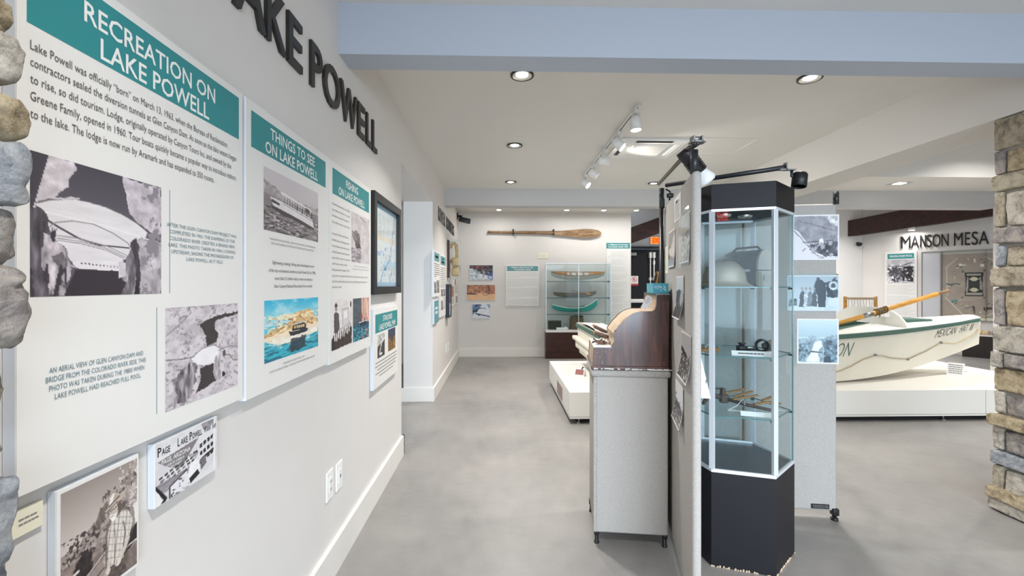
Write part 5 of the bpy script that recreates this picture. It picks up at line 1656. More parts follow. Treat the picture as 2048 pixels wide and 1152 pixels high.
pB, TB = panel(BP, BU, BNRM, -.012, .842, .055, 1.866)
pC1, TC = panel(CP, CU, CNRM, .045, .50, .052, 1.885)
panel(CP, CU, CNRM, .503, 1.030, .052, 1.885)
MB().box(.494, .509, -.030, -.004, .06, 1.875, T=TC).build('hinge_strip', 'sack', scr)
MB().bbox(.030, .050, -.032, -.006, .06, 1.87, .006, T=TC).build('hinge_strip', 'fabricdark', scr)


def pole(x, y, z0, z1, r=.0155):
    return MB().tube([(x, y, z0), (x, y, z1)], r, 14).build('pole', 'tube', scr)


pole(.800, 1.812, 1.86, 1.955); pole(.965, 2.63, .0, 1.976); pole(1.999, 2.596, 1.88, 1.955)
for (x, y) in ((.800, 1.812), (1.993, 2.60)):
    MB().tube([(x, y, .0), (x, y, .012), (x, y, .012), (x, y, .06)], [.02, .02, .012, .012], 12).bbox(x - .018, x + .018, y - .018, y + .018, .03, .07, .004).build('foot', 'blackplastic', scr)
T = TC
mb = MB().box(.885, .985, 0, .004, .066, .093, T=T).build('name_plate', 'black', scr)
g = MB(); r = random.Random(3)
for zz in (.083, .074):
    for k in range(9):
        g.box(.895 + k * .0095, .895 + k * .0095 + r.uniform(.004, .008), .004, .0046, zz, zz + .004, T=T)
g.build('plate_lettering', 'inkfine', scr)
cb = MB().tube([(.952, 2.606, 1.965), (.945, 2.60, 1.93), (.955, 2.605, 1.88), (.948, 2.598, 1.82), (.957, 2.598, 1.5), (.955, 2.60, .1)], .005, 6).build('power_cord', 'blackplastic', scr)
MB().bbox(.940, .966, 2.580, 2.606, 1.85, 1.91, .006).build('cord_plug', 'blackplastic', scr)
MB().tube([(.983, 2.612, 1.968), (1.005, 2.60, 1.95), (1.0, 2.60, 1.90)], .005, 6).bbox(.985, 1.02, 2.585, 2.61, 1.915, 1.94, .004).build('spare_plug', 'blackplastic', scr)

# lamp arms clipped to the poles
a0 = Vector((.965, 2.63, 1.992)); a1 = Vector((1.432, 2.20, 1.992)); b1 = Vector((.806, 1.80, 1.985))
t = thing('clip_spotlight', 'black cylinder spotlight on a long black arm over the glass tower case', 'lamp', a0)
d = a1 - a0
MB().tube([(0.02, -.012, 0), d], .0125, 12).build('arm', 'tube', t)
MB().box(d.x - .03, d.x + .05, d.y - .014, d.y + .014, d.z - .016, d.z - .010).box(d.x, d.x + .006, d.y - .014, d.y + .014, d.z - .016, d.z + .022).build('clip', 'steel', t)
MB().tube([(d.x + .035, d.y, d.z - .012), (d.x + .035, d.y, d.z - .045), (d.x + .046, d.y, d.z - .050)], .007, 10).build('stem', 'tube', t)
dd = Vector((-.16, -.10, -.95)).normalized(); R = dd.to_track_quat('Z', 'Y').to_matrix().to_4x4()
T = Matrix.Translation(Vector((d.x + .078, d.y, d.z - .030))) @ R
MB().lathe([(.0, .0), (.030, .0), (.035, .008), (.035, .070), (.032, .071), (.03, .064)], 22, T).build('spot_head', 'blackplastic', t)
t = thing('clamp_lamp', 'black ribbed clamp lamp with a white bulb on the near pole of the screen', 'lamp', b1)
MB().tube([(0, 0, 0), a0 - b1 + Vector((-.018, 0, .012))], .0135, 4).build('arm', mat('grey_flat_bar', (104, 98, 88), .5), t)
MB().box(-.028, .030, -.02, .02, -.004, .002).box(-.022, -.016, -.02, .02, -.002, .022).box(.012, .018, -.02, .02, -.002, .022).tube([(-.02, 0, .012), (.015, 0, .012)], .011, 12).build('clamp', 'steel', t)
MB().tube([(.004, .0, -.006), (-.004, .06, -.010), (-.008, .10, -.004)], .009, 10).build('stem', 'tube', t)
dd = Vector((.62, .02, -.78)).normalized(); R = dd.to_track_quat('Z', 'Y').to_matrix().to_4x4(); T = Matrix.Translation((-.010, .115, .002)) @ R
pf = [(.0, 0), (.034, 0), (.036, .02), (.033, .055)]
for k in range(7):
    z = .058 + k * .009; pf += [(.036, z), (.036, z + .005), (.030, z + .0055), (.030, z + .009)]
MB().lathe(pf + [(.026, .125)], 24, T).build('ribbed_body', 'blackplastic', t)
MB().lathe([(.026, .118), (.031, .126), (.041, .158), (.042, .168), (.034, .178), (.0, .184)], 26, T).build('bulb', mat('frosted_bulb', (236, 238, 240), .3), t)


# photographs pinned to the screen
def sheet(name, label, cat, M4, w, h, pic=None, border=.006, curl=0.0, base='paper', bars=None, m2='inkfine', tilt=0.0):
    o = thing(name, label, cat, M4 @ Matrix.Rotation(tilt, 4, 'Z'))
    zf = lambda x, y: .0015 + curl * max(0.0, -y / h - .4) ** 2 * 3 + curl * .5 * max(0.0, x / w - .5) ** 2
    mb = MB()
    mb.grid(lambda u, v: (u * w, -v * h, zf(u * w, -v * h)), 10, 14).grid(lambda u, v: (u * w, -v * h, zf(u * w, -v * h) - .0008), 10, 14)
    mb.build('sheet', base, o)
    if pic is not None:
        pic.mesh(o, border, -border, w - 2 * border, h - 2 * border, 0, 'print', fn=lambda x, y, z: (x, y, zf(x, y) + .0006))
    if bars:
        b = MB(); r = random.Random(len(label)); i = 0
        y = -h * bars[0]
        while y > -h * .94:
            bars_into(b, w * .1, w * (.9 - r.uniform(0, .12)), y, h * bars[1] * .4, r, 0); y -= h * bars[1]
        b.v = [(x, y, zf(x, y) + .0006) for x, y, z in b.v]; b.build('small_print', m2, o)
    return o


def MBf(s, z, n=.0):
    """frame on the passage side of the near panel; s measured from the near pole"""
    p = BP + BU * s + BNRM * n
    U = -BU
    R = Matrix((Vector((U.x, U.y, 0)), Vector((0, 0, 1)), Vector((BNRM.x, BNRM.y, 0)))).transposed().to_4x4()
    return Matrix.Translation((p.x, p.y, z)) @ R


def MCf(s, z, n=.0):
    p = CP + CU * s + CNRM * n
    R = Matrix((Vector((CU.x, CU.y, 0)), Vector((0, 0, 1)), Vector((CNRM.x, CNRM.y, 0)))).transposed().to_4x4()
    return Matrix.Translation((p.x, p.y, z)) @ R


def pic_old(seed, sky=(206, 200, 194), land=(120, 114, 110), hz=.5, w=40, h=40, cool=0):
    p = Pic(w, h, sky, seed)
    p.poly([(0, hz), (.3, hz - .08), (.6, hz + .06), (1, hz - .03), (1, 1), (0, 1)], land, .5, 10, 16, .08)
    p.blot((0, hz - .1, 1, 1), (52, 50, 50), .55, 10, 14, 3); p.blot((0, hz, 1, 1), (214, 208, 202), .6, 14, 20, 5)
    return p


# --- sheets on the passage face of the near panel
_o = sheet('typed_sheet', 'pale yellow typed list at the far edge of the screen, above the teal box', 'paper', MBf(.842, 1.622), .15, .155, base='cream', bars=(.1, .07), m2='inkpale')
_o = sheet('typed_sheet', 'white typed card near the top of the screen', 'paper', MBf(.466, 1.835), .20, .120, bars=(.30, .10), tilt=.02)
_b = MB(); text_into(_b, 'NOTICE', .05, .12, -.030, .010, .003, .02) if False else bars_into(_b, .05, .12, -.030, .010, random.Random(2), .003); _b.build('heading', 'black', _o)
p = pic_old(61, (150, 146, 142), (96, 94, 92), .52); p.poly([(0, .5), (.4, .45), (.9, .1), (1, .1), (1, .75), (.3, .72)], (206, 202, 198), .2, j=.04); p.grad((120, 130, 138), (160, 172, 180), .78, 1.0)
_o = sheet('old_photograph', 'grey photograph of a bright slope, between the yellow list and the plastic sleeve', 'photograph', MBf(.668, 1.690), .235, .195, p, curl=.006)
p = pic_old(63, (190, 188, 186), (178, 176, 174), .45); p.poly([(.4, .38), (.95, .34), (.95, .46), (.5, .47)], (120, 118, 116), .2, j=.03); p.line([(.45, .46), (.42, .75)], .03, (140, 138, 136), .03)
_o = sheet('old_photograph', 'faded pale photograph in a clear plastic sleeve near the near pole', 'photograph', MBf(.262, 1.712), .235, .215, p, curl=.006)
MB().box(-.012, .247, -.232, .018, .010, .0106).build('plastic_sleeve', 'plastic_sleeve', _o)
p = pic_old(65, (196, 204, 208), (90, 88, 86), .42); p.poly([(0, .35), (.6, .3), (.7, .65), (.2, .75), (0, .6)], (70, 84, 96), .5, 12, 12, .05); p.poly([(.0, .75), (1, .7), (1, 1), (0, 1)], (60, 58, 56), .3); p.ell(.72, .52, .2, .16, (176, 174, 172), .2)
_o = sheet('old_photograph', 'dark curling photograph of a vehicle, level with the cabinet top', 'photograph', MBf(.398, 1.442), .225, .200, p, curl=.02)
p = pic_old(67, (176, 174, 172), (130, 128, 126), .5, 44, 44); p.poly([(0, .32), (.25, .36), (.75, .52), (.4, .5), (0, .42)], (20, 20, 22)); p.line([(0, .72), (.25, .66)], .02, (40, 40, 40), .02); p.blot((0, .5, 1, 1), (80, 78, 76), .5, 8, 30, 9)
_o = sheet('old_photograph', 'curling photograph of a dark boat prow over rippled water', 'photograph', MBf(.252, 1.190), .250, .205, p, curl=.02)
p = pic_old(69, (226, 226, 226), (150, 148, 146), .55); p.line([(0, .42), (.2, .3)], .02, (60, 58, 56)); p.poly([(0, .55), (.5, .5), (1, .62), (.9, .68), (.3, .62)], (60, 58, 58), .4, j=.03); p.blot((0, .6, 1, 1), (96, 94, 92), .5, 8, 24, 9)
_o = sheet('old_photograph', 'lowest curling photograph on the screen, a pale sky over dark water', 'photograph', MBf(.430, .932), .245, .190, p, curl=.02)
# loose flyer behind the near edge
fl = thing('paper_flyer', 'white paper corner curling out behind the near edge of the screen', 'paper', (0, 0, 0))
v0, v1, v2 = Vector((.838, 1.848, 1.125)), Vector((.838, 1.852, .925)), Vector((.896, 1.868, .918))
MB().grid(lambda u, v: v0.lerp(v1.lerp(v2, u), v) + Vector((0, -.006 * sin(PI * u) * v, 0)), 6, 8).grid(lambda u, v: v0.lerp(v1.lerp(v2, u), v) + Vector((0, -.006 * sin(PI * u) * v + .0008, 0)), 6, 8).build('sheet', 'paper', fl)
MB().box(.868, .872, 1.8555, 1.8562, .985, 1.0).build('print_mark', 'ink', fl)

# --- photographs on the rear panels, seen beside and through the glass case
p = Pic(80, 80, (226, 224, 228), 71)
p.poly([(0, 0), (1, 0), (1, .6), (.6, .62), (.32, .66), (.12, .38), (0, .3)], (150, 150, 158), .22, 10, 10, .02); p.poly([(.7, 0), (1, 0), (1, .25), (.85, .2)], (206, 206, 210), .4)
p.line([(.1, .12), (.5, .22), (.95, .36)], .008, (96, 96, 104), .03); p.line([(.2, .62), (.5, .60), (.9, .57)], .012, (70, 70, 78), .02); p.line([(0, .35), (.3, .68), (.55, .95)], .012, (90, 90, 98), .03)
p.poly([(.32, .68), (.6, .62), (1, .60), (1, .95), (.7, .94), (.5, .82)], (72, 72, 82), .8, 16, 16, .05); p.poly([(.58, .55), (.66, .52), (.68, .66), (.58, .68)], (236, 236, 238)); p.line([(.2, .82), (.26, .76)], .012, (60, 60, 66)); p.blot((.4, .6, 1, 1), (170, 170, 178), .58, 12, 12, 4)
_o = sheet('old_photograph', 'white-bordered photograph of a rock face, topmost beside the glass case', 'photograph', MCf(.782, 1.820), .258, .270, p, border=.008)
MB().box(-.03, .0, -.28, .0, .004, .0046).build('plastic_sleeve', 'plastic_sleeve', _o)
p = Pic(90, 70, (196, 208, 214), 73)
p.grad((176, 190, 198), (214, 222, 226), 0, 1); p.poly([(0, .88), (1, .86), (1, 1), (0, 1)], (220, 228, 230), .1)
p.poly([(.55, .14), (.66, .10), (.74, .2), (.76, .5), (.74, .92), (.60, .92), (.58, .5), (.5, .38)], (34, 44, 54), .1); p.ell(.60, .10, .035, .06, (50, 52, 58))
p.poly([(.74, .2), (.98, .05), (1, .5), (.98, .72), (.78, .6)], (40, 48, 56), .8, 20, 20, .06); p.ell(.90, .28, .09, .13, (214, 220, 222), .2); p.ell(.90, .28, .05, .07, (60, 68, 76)); p.poly([(.8, .66), (1, .62), (1, .86), (.8, .86)], (226, 232, 234))
for k, (a, c) in enumerate(((.24, (60, 70, 78)), (.32, (206, 212, 214)), (.40, (120, 128, 134)), (.48, (70, 78, 86)))):
    p.poly([(a, .5), (a + .04, .42), (a + .09, .5), (a + .1, .9), (a - .02, .9)], c, .3, 20, 20, .03, k=k); p.ell(a + .04, .37, .025, .05, (160, 150, 146), k=k)
p.poly([(.02, .7), (.16, .66), (.18, .88), (.02, .9)], (110, 116, 120), .8, 20, 20, .03)
_o = sheet('old_photograph', 'blue-toned photograph of a standing man and seated people, in a plastic sleeve', 'photograph', MCf(.752, 1.458), .288, .212, p, border=.006)
MB().box(-.035, .295, -.222, .016, .004, .0046).build('plastic_sleeve', 'plastic_sleeve', _o)
p = Pic(80, 90, (196, 214, 220), 75)
p.grad((200, 220, 226), (170, 196, 206), 0, .4); p.poly([(0, .45), (.3, .38), (.6, .42), (1, .34), (1, 1), (0, 1)], (150, 172, 182), .3, 12, 12, .05)
p.poly([(.42, .5), (.58, .48), (.62, .6), (.5, .75), (.55, .98), (.2, .98), (.35, .72)], (226, 236, 238), .05, j=.03); p.poly([(0, .55), (.3, .52), (.34, .75), (.1, 1), (0, 1)], (110, 132, 144), .8, 18, 18, .05); p.poly([(.62, .48), (1, .42), (1, 1), (.75, 1), (.66, .8)], (100, 122, 136), .8, 18, 18, .05)
p.line([(.3, .74), (.6, .76)], .022, (70, 88, 98), .02); p.poly([(.66, .86), (.82, .84), (.84, 1), (.64, 1)], (50, 70, 84))
_o = sheet('old_photograph', 'pale blue canyon photograph, lowest beside the glass case', 'photograph', MCf(.806, 1.198), .232, .268, p, border=.008)
MB().box(-.03, .0, -.28, .01, .004, .0046).build('plastic_sleeve', 'plastic_sleeve', _o)

# ================================================================== PEDESTAL AND ANTIQUE CABINET
TS = Matrix(((.9907, .1357, 0, .87), (-.1357, .9907, 0, 2.33), (0, 0, 1, 0), (0, 0, 0, 1)))
t = thing('fabric_pedestal', 'waist-high grey fabric pedestal on black feet under the antique cabinet', 'pedestal', TS)
MB().bbox(-.368, .022, .008, .385, .066, .912, .012, seg=3).build('body', 'fabric', t)
MB().bbox(-.384, .034, -.004, .395, .906, .943, .014, seg=3).build('top_pad', 'fabricdark', t)
MB().bbox(-.372, -.352, .002, .022, .07, .905, .006).build('edge_piping', 'fabricdark', t)
for x, y in ((-.352, .03), (-.358, .365), (.006, .03), (.006, .365)):
    MB().tube([(x, y, 0), (x, y, .008), (x, y, .009), (x, y, .075)], [.014, .014, .010, .010], 14).bbox(x - .014, x + .014, y - .014, y + .014, .048, .075, .003).build('foot', 'blackplastic', t)

t = thing('antique_cabinet', 'worn dark wooden cabinet with curved sloping side and tan rolled front', 'cabinet', TS @ Matrix.Translation((0, 0, .944)))
prof = [(-.375, .020), (-.370, .118), (-.272, .119), (-.272, .129), (-.260, .151), (-.263, .197), (-.247, .218), (-.234, .237), (-.218, .253), (-.204, .269), (-.189, .284), (-.170, .297), (-.150, .307), (-.119, .315), (-.091, .315),
        (-.060, .316), (-.046, .326), (-.039, .350), (-.037, .402), (.028, .404), (.022, .020)]
MB().prism(prof, .012, .030, 'y').build('side_panel', 'mahog', t)
MB().prism(prof, .362, .380, 'y').build('side_panel', 'mahog', t)
pb = [(x + (.002 if x < 0 else -.002), z - .003) for x, z in prof]
MB().prism(pb, .030, .362, 'y', m=0, mside=0).build('rolled_front', 'tanwood', t)
MB().bbox(-.382, .026, .004, .385, 0, .022, .005, smooth=False).build('base_moulding', 'mahog', t)
ch = MB(); r = random.Random(5)
for k in range(26):
    x = r.uniform(-.37, -.1) if k < 16 else r.uniform(-.1, .02)
    ch.box(x, x + r.uniform(.006, .03), .0028, .0042, .001 + r.uniform(0, .004), .006 + r.uniform(0, .004))
for k in range(8):
    x = r.uniform(-.365, -.27); z = r.uniform(.03, .11); ch.box(x, x + r.uniform(.001, .004), .0108, .0122, z, z + .0015)
ch.build('paint_speck', 'paper', t)
MB().box(-.369, -.274, .014, .378, .1185, .1215).build('shelf_top', 'white', t)
MB().box(-.041, -.037, .014, .36, .398, .412).box(-.041, .03, .014, .36, .404, .409).build('top_strip', 'steel', t)
MB().box(-.034, .026, .0105, .012, .372, .402).build('top_cleat', 'darkwood', t)
sc = MB()
for x, z in ((-.252, .187), (-.362, .03), (-.255, .21)):
    sc.lathe([(.0, -.0015), (.0035, -.001), (.0035, 0)], 10, Matrix.Translation((x, .012, z)) @ Matrix.Rotation(PI / 2, 4, 'X'))
sc.build('screw', 'black', t)
cv = MB()
for k, z in enumerate((.055, .075, .095, .112, .128)):
    cv.box(-.012, .010, .0108, .0122, z, z + .0025).box(-.006 + .004 * (k % 2), -.003 + .004 * (k % 2), .0108, .0122, z, z + .016)
cv.build('carved_mark', 'black', t)
# things on it
CB = TS @ Matrix.Translation((0, 0, .944))


def slab(name, label, cat, y, x, z, rot, L, w, th, m):
    o = thing(name, label, cat, CB @ Matrix.Translation((x, y, z)) @ Matrix.Rotation(rot, 4, 'Y'))
    MB().bbox(-L, 0, -w / 2, w / 2, -th / 2, th / 2, th * .42, seg=3).build('flap', m, o)
    MB().bbox(-L * .95, -L * .05, -w / 2 + .008, w / 2 - .008, th / 2 - .002, th / 2 + .003, .002).build('lining', 'lunchend', o)
    mb = MB(); mb.tube([(-L, -w / 2, 0), (-L - .004, 0, .003), (-L, w / 2, 0)], .005, 8); mb.build('worn_rim', 'slatwood', o)
    return o


slab('leather_case', 'open brown leather case on the cabinet shelf, further of the two', 'leather case', .27, -.276, .175, .45, .085, .085, .018, 'leather')
slab('leather_case', 'open brown leather case on the cabinet shelf, nearer of the two', 'leather case', .165, -.276, .160, .30, .085, .085, .020, 'leather')
o = thing('cable_coil', 'small tangle of brown and white cords with plugs at the shelf edge', 'cord', CB @ Matrix.Translation((-.330, .085, .1240)))
r = random.Random(4)
for k, m in enumerate(('leather', 'paper', 'olive', 'blackplastic')):
    MB().tube([(-.035 + .02 * i + r.uniform(-.012, .012), r.uniform(-.012, .03), .007 + abs(r.uniform(0, .028))) for i in range(5)], .0045, 7).build('cord', m, o)
MB().bbox(-.01, .02, -.012, .012, .003, .024, .005).bbox(.022, .035, -.005, .018, .003, .03, .004).build('plug', 'leather', o)
o = thing('caption_card', 'white caption card lying on the near end of the cabinet shelf', 'card', CB @ Matrix.Translation((-.32, .045, .1225)))
MB().box(-.046, .046, -.03, .03, 0, .0016).build('card', 'paper', o); b = MB(); bars_into(b, -.02, .005, .0, .005, random.Random(1), .002); b.build('small_print', 'inkfine', o)
for (y, lab, x, w, L) in ((.055, 'tall white note card tucked in the cabinet slot, nearer of two', -.100, .031, .076), (.085, 'short white note card tucked in the cabinet slot, further of two', -.080, .024, .058)):
    o = thing('note_card', lab, 'card', CB @ Matrix.Translation((x, y, .3275)) @ Matrix.Rotation(.5, 4, 'Y'))
    MB().box(-w / 2, w / 2, 0, .002, 0, L).build('card', 'paper', o)
    b = MB()
    for k in range(4):
        b.box(-w * .3, w * (.3 - .1 * (k % 2)), -.0008, 0, L * (.82 - .12 * k), L * (.82 - .12 * k) + .0022)
    b.build('small_print', 'ink' if y < .07 else 'inkpale', o)
o = thing('patterned_box', 'teal box with pale diagonal dashes on the cabinet top', 'box', CB @ Matrix.Translation((-.012, .075, .4095)))
MB().bbox(-.042, .038, -.050, .13, 0, .056, .002, smooth=False).build('carton', 'tissue', o)
st = MB(); r = random.Random(6)
for k in range(14):
    x = r.uniform(-.04, .024); z = r.uniform(.004, .038); st.add([(x, -.0506, z + .012), (x + .003, -.0506, z + .014), (x + .014, -.0506, z + .002), (x + .011, -.0506, z)], [(0, 1, 2, 3)])
for k in range(14):
    y = r.uniform(-.046, .11); z = r.uniform(.004, .038); st.add([(-.0426, y, z + .012), (-.0426, y + .004, z + .014), (-.0426, y + .018, z + .002), (-.0426, y + .014, z)], [(0, 1, 2, 3)])
st.build('dash_pattern', mat('pale_aqua_print', (176, 216, 224), .5), o)
for k, (dx, m, lab) in enumerate(((.0, 'woodbrush', 'dark handled tool standing behind the teal box'), (.016, 'ashwood', 'tan handled tool standing behind the teal box'))):
    o = thing('hand_tool', lab, 'tool', CB @ Matrix.Translation((dx - .012, .23 + .012 * k, .4095)))
    MB().tube([(0, 0, 0), (.004, 0, .05), (.014 - .006 * k, 0, .10), (.020 - .006 * k, 0, .125)], [.006, .0065, .008, .004], 10).build('handle', m, o)
    MB().tube([(-.002, 0, 0), (.001, 0, .02)], .0072, 10).build('ferrule', 'steel', o)

# ================================================================== HEXAGONAL GLASS TOWER CASE
HX, HY, HR = 1.267, 2.375, .285
hv = [(HR * cos(math.radians(-79 + 60 * k)), HR * sin(math.radians(-79 + 60 * k))) for k in range(6)]
hs = lambda q: [(x * q, y * q) for x, y in hv]
t = thing('tower_case', 'tall hexagonal glass display case with black base and black cap', 'display case', (HX, HY, 0))
ZB, ZT0, ZT1 = .470, 1.776, 1.900
MB().prism(hs(1.0), .004, ZB, 'z').prism(hs(.985), 0, .004, 'z').build('base', 'navy', t)
MB().prism(hs(.93), ZB, ZB + .006, 'z').build('deck', mat('dark_slate_deck', (66, 70, 78), .35), t)
MB().prism(hs(1.0), ZT0, ZT1, 'z').build('cap', 'navy', t)
wf = MB(); r = random.Random(9)
for k in (5, 0):
    a, b = Vector(hv[k]), Vector(hv[(k + 1) % 6])
    for i in range(22):
        q = a.lerp(b, r.random()) * 1.002; wf.bbox(q.x - .004, q.x + .004, q.y - .002, q.y + .002, 0, r.uniform(.004, .012), .001)
wf.build('worn_speck', 'tanwood', t)


def edge_bars(z0, z1, q0=.955, q1=1.0):
    mb = MB(); A, B = hs(q0), hs(q1)
    for k in range(6):
        j = (k + 1) % 6
        mb.prism([A[k], A[j], B[j], B[k]], z0, z1, 'z')
    return mb


edge_bars(ZB, ZB + .016).build('lower_rail', 'alu', t); edge_bars(ZT0 - .012, ZT0).build('upper_rail', 'alu', t)
for k in range(6):
    c = Vector(hv[k]) * .972; a = math.radians(-79 + 60 * k)
    w_ = (.35 if k in (1, 4) else 1.0)
    MB().bbox(-.009 * w_, .009 * w_, -.012 * w_, .012 * w_, ZB + .014, ZT0 - .010, .001, T=Matrix.Translation((c.x, c.y, 0)) @ Matrix.Rotation(a, 4, 'Z'), smooth=False).build('post', 'glassedge' if k in (1, 4) else 'alu', t)
    A, B = hs(.956), hs(.970); j = (k + 1) % 6
    pa, pb_ = Vector(A[k]).lerp(Vector(A[j]), .05), Vector(A[k]).lerp(Vector(A[j]), .95); pc, pd = Vector(B[k]).lerp(Vector(B[j]), .95), Vector(B[k]).lerp(Vector(B[j]), .05)
    MB().prism([pa, pb_, pc, pd], ZB + .012, ZT0 - .010, 'z').build('glass_pane', 'glass', t)
SHZ = (1.392, 1.046, .748)
for z in SHZ:
    sh = MB().prism(hs(.935), z - .006, z, 'z').build('shelf', 'glass', t)
    mb = MB(); A, B = hs(.936), hs(.942)
    for k in range(6):
        j = (k + 1) % 6; mb.prism([A[k], A[j], B[j], B[k]], z - .0058, z - .0002, 'z')
    mb.build('shelf_edge', 'glassedge', sh)
    for k in range(6):
        c = Vector(hv[k]) * .93; MB().bbox(c.x - .008, c.x + .008, c.y - .008, c.y + .008, z - .016, z - .006, .002).build('shelf_support', 'blackplastic', sh)
for (x, y) in ((-.07, -.03), (.06, .0)):
    MB().lathe([(.030, ZT0 - .012), (.036, ZT0 - .004), (.036, ZT0)], 20, Matrix.Translation((x, y, 0))).lathe([(.001, ZT0 - .006), (.03, ZT0 - .012)], 20, Matrix.Translation((x, y, 0))).build('cap_light', 'chrome', t)

# hard hat and lunch box
o = thing('hard_hat', 'worn silver metal hard hat with a full brim on the top glass shelf', 'hard hat', (1.182, 2.318, SHZ[0] + .0005))
T = Matrix.Rotation(math.radians(-25), 4, 'Z')
prof = [(.142, .004), (.141, .001), (.128, .008), (.112, .022), (.108, .030), (.104, .060), (.092, .092), (.070, .118), (.042, .132), (.0, .136)]
MB().lathe(prof, 40, T, sx=1.0, sy=.82).lathe([(.138, .004), (.125, .010), (.108, .024)], 40, T, sx=1.0, sy=.82).build('shell', 'silver', o)
MB().grid(lambda u, v: (-.10 + .20 * u, (v - .5) * .03, .02 + .124 * (1 - (2 * u - 1) ** 2) ** .5 + .006 * cos(PI * (v - .5))), 20, 4).build('ridge', 'silver', o)
MB().lathe([(.0, -.004), (.006, -.003), (.007, 0)], 12, Matrix.Translation((.0, -.0865, .035)) @ Matrix.Rotation(PI / 2, 4, 'X')).build('rivet', 'leather', o)
MB().tube([(.107 * cos(a), .088 * sin(a), .027) for a in np.linspace(-PI, 0, 24)], .0022, 6).build('band_line', 'tanwood', o)

ca, cb_ = Vector((1.330, 2.545)), Vector((1.397, 2.295)); ax = (cb_ - ca).normalized(); an = math.atan2(ax.y, ax.x)
o = thing('lunch_box', 'dark dome-topped metal lunch box with pale end on the top glass shelf', 'lunch box', Matrix.Translation((ca.x, ca.y, SHZ[0] + .0005)) @ Matrix.Rotation(an, 4, 'Z'))
L = (cb_ - ca).length
dome = [(-.052, .0), (-.056, .01), (-.056, .085), (-.054, .12), (-.044, .16), (-.026, .186), (0, .196), (.026, .186), (.044, .16), (.054, .12), (.056, .085), (.056, .01), (.052, 0)]
MB().prism(dome, 0, L - .012, 'x').build('body', 'lunchbody', o)
MB().prism([(a * 1.04, b * 1.01) for a, b in dome], L - .012, L, 'x').prism([(a * 1.04, b * 1.01) for a, b in dome], -.006, 0, 'x').build('end_plate', 'lunchend', o)
MB().box(-.004, L + .002, -.0595, .0595, .083, .0865).build('lid_seam', 'black', o)
MB().box(L, L + .003, -.02, .02, .03, .06).box(L + .003, L + .0035, -.016, .016, .034, .056, 1).build('end_label', ['steel', 'lunchend'], o)
MB().bbox(L * .55, L * .8, -.062, -.056, .078, .092, .002).build('latch', 'alu', o)
MB().tube([(.03, 0, .195), (.05, 0, .213), (L - .06, 0, .213), (L - .04, 0, .195)], .006, 8).build('handle', 'rust', o)

# middle shelf
z1 = SHZ[1] + .0005
o = thing('wooden_peg', 'pale split wooden sticks at the back corner of the middle glass shelf', 'wood pieces', (1.120, 2.345, z1))
MB().bbox(-.075, .045, -.012, .010, 0, .016, .003).build('stick', 'slatwood', o); MB().bbox(-.06, .05, .008, .024, .002, .02, .003).build('stick', 'slatwood', o); MB().tube([(-.03, -.01, .02), (-.01, .01, .034), (.01, .0, .022)], .0015, 5).build('thread', 'paper', o)
o = thing('ink_bottle', 'small squat black bottle on the middle glass shelf', 'bottle', (1.292, 2.345, z1))
MB().bbox(-.024, .024, -.02, .02, 0, .03, .006).build('body', 'blackplastic', o); MB().lathe([(.014, .028), (.014, .038), (.02, .04), (.018, .046), (.0, .047)], 16).build('cap', 'blackplastic', o)
MB().bbox(.02, .06, -.004, .004, .012, .022, .002).build('paper_tag', 'paper', o)
o = thing('eye_loupe', 'black round eyepiece ring lying on the middle glass shelf', 'eyepiece', Matrix.Translation((1.385, 2.315, z1 + .034)) @ Matrix.Rotation(-.35, 4, 'Z'))
MB().lathe([(.026, -.02), (.034, -.02), (.034, .02), (.030, .024), (.026, .02), (.026, -.02)], 26, Matrix.Rotation(PI / 2, 4, 'X')).build('ring', 'blackplastic', o)
MB().disc(.026, Matrix.Rotation(PI / 2, 4, 'X'), z=-.008).build('lens', 'glassclear', o)
MB().bbox(-.075, -.02, -.02, .02, -.0335, -.018, .006).build('strap', 'blackplastic', o)
o = thing('rock_fragment', 'crumpled grey brown lump beside the black eyepiece on the middle shelf', 'rock', (1.438, 2.335, z1))
mb = MB()


def lump(u, v):
    a, b = 2 * PI * u, PI * (v - .5)
    q = Vector((cos(a) * cos(b), sin(a) * cos(b), sin(b))); k = 1 + .45 * mnoise.noise(q * 2.3 + Vector((3, 1, 2)))
    return (.036 * k * q.x, .030 * k * q.y, .030 + .028 * k * q.z)


mb.grid(lump, 22, 12); mb.build('lump', mat('mottled_grey_brown', (112, 104, 90), .7, var=.4, scale=40), o)
n0 = math.radians(-109 + 90)
o = thing('caption_strip', 'white label strip with a small red emblem along the middle shelf front', 'label', Matrix.Translation((HX - .062, HY - .188, z1)) @ Matrix.Rotation(math.radians(-19), 4, 'Z'))
MB().prism([(0, 0), (.0012, 0), (.016, .024), (.0148, .024)], -.045, .150, 'x').build('strip', 'paper', o)
b = MB(); bars_into(b, -.015, .10, .009, .006, random.Random(4), 0); b.v = [(x, .0148 * (y / .024) - .0008, y) for x, y, z in b.v]; b.build('small_print', 'ink', o)
b = MB(); b.lathe([(.0, -.0004), (.009, -.0004)], 14, Matrix.Translation((-.03, .0072, .012)) @ Matrix.Rotation(math.radians(58), 4, 'X')); b.build('emblem', mat('red_emblem', (206, 96, 96), .5), o)

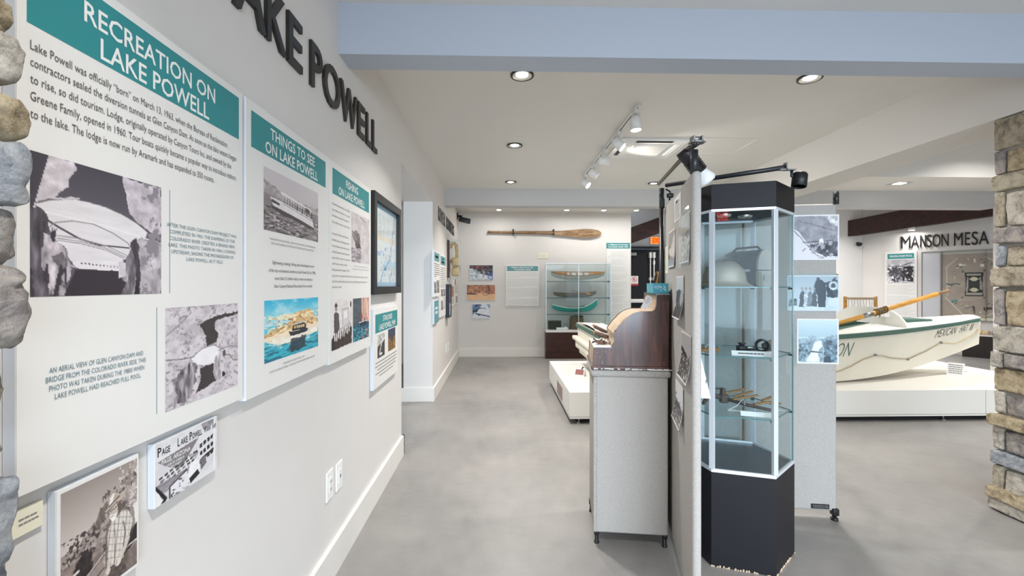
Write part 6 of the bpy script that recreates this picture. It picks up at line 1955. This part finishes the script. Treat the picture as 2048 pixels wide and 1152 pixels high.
# lower shelf: rusty tool, slats, tags
z2 = SHZ[2] + .0005
o = thing('rusty_wrench', 'long rusty iron tool with a hooked end lying across the lower shelf', 'tool', (0, 0, z2))
MB().tube([(1.235, 2.40, .030), (1.30, 2.31, .020), (1.40, 2.215, .012)], [.010, .009, .007], 10).build('bar', 'rust', o)
MB().bbox(1.205, 1.245, 2.385, 2.425, .008, .055, .006).bbox(1.215, 1.235, 2.40, 2.43, .05, .085, .003).build('jaw_block', 'rust', o)
MB().tube([(1.215, 2.405, .036), (1.165, 2.41, .046), (1.125, 2.40, .030), (1.095, 2.37, .012)], [.013, .013, .012, .008], 10).build('hook', 'rust', o)
MB().tube([(1.06, 2.46, .075), (1.16, 2.45, .080), (1.235, 2.425, .076)], .004, 6).build('top_rod', 'rust', o)
for (x, y, a, L, zz, lab) in ((1.325, 2.475, .30, .16, .054, 'thin split slat at the back of the lower shelf pile, uppermost'), (1.345, 2.42, .42, .15, .052, 'broad split slat lying over the rusty bar on the lower shelf'),
                              (1.33, 2.37, .20, .16, .046, 'straight slat against the rusty bar on the lower shelf'), (1.41, 2.33, .12, .13, .026, 'slat leaning toward the front post on the lower shelf'),
                              (1.44, 2.36, .55, .10, .040, 'short slat near the outer corner of the lower shelf'), (1.462, 2.335, -.9, .07, .022, 'short slat pointing to the viewer at the outer corner of the lower shelf')):
    o = thing('wood_stick', lab, 'wood stick', Matrix.Translation((x, y, z2)) @ Matrix.Rotation(a, 4, 'Z') @ Matrix.Rotation(-.08, 4, 'Y'), 'split slats on the lower shelf')
    MB().bbox(-L / 2, L / 2, -.008, .008, zz - .005, zz + .004, .002).build('slat', 'slatwood', o)
o = thing('paper_tag', 'white string tag tied to the rusty tool on the lower shelf', 'tag', Matrix.Translation((1.235, 2.262, z2 + .001)) @ Matrix.Rotation(-.45, 4, 'Z'))
MB().box(-.055, .055, -.016, .016, 0, .0015).build('tag', 'paper', o)
MB().tube([(-.05, .0, .002), (-.01, .03, .02), (.02, .07, .050), (.03, .06, .02), (.0, .09, .045)], .002, 5).tube([(.02, .07, .05), (.015, .10, .03)], .002, 5).build('string', 'paper', o)
o = thing('paper_tag', 'small white tag by the outer corner of the lower shelf', 'tag', Matrix.Translation((1.43, 2.275, z2 + .001)) @ Matrix.Rotation(.05, 4, 'Z'))
MB().box(-.045, .045, -.010, .010, 0, .0015).build('tag', 'paper', o); MB().tube([(-.04, 0, .002), (-.07, .02, .012), (-.11, .02, .016)], .002, 5).build('string', 'paper', o)
o = thing('caption_strip', 'plain white label strip along the lower shelf front', 'label', Matrix.Translation((HX - .014, HY - .205, z2)) @ Matrix.Rotation(math.radians(-19), 4, 'Z'))
MB().prism([(0, 0), (.0012, 0), (.016, .020), (.0148, .020)], -.055, .100, 'x').build('strip', 'paper', o)

# exit sign over the shop windows behind the viewer (its reflection shows in the case)
t = thing('exit_sign', 'red EXIT sign over the windows behind the viewer', 'sign', frame((.16, -3.29, 2.60), (-1, 0), (0, 1)))
MB().bbox(0, .32, -.19, 0, 0, .05, .006, smooth=False).build('housing', 'rail', t)
mb = MB(); text_into(mb, 'EXIT', .04, .28, -.155, .12, .052, .04); mb.build('lettering', mat('lit_red_letter', (255, 60, 40), .4, emit=(255, 50, 30), es=30), t)

bpy.data.objects.remove(_fo, do_unlink=True); bpy.data.curves.remove(_fc)
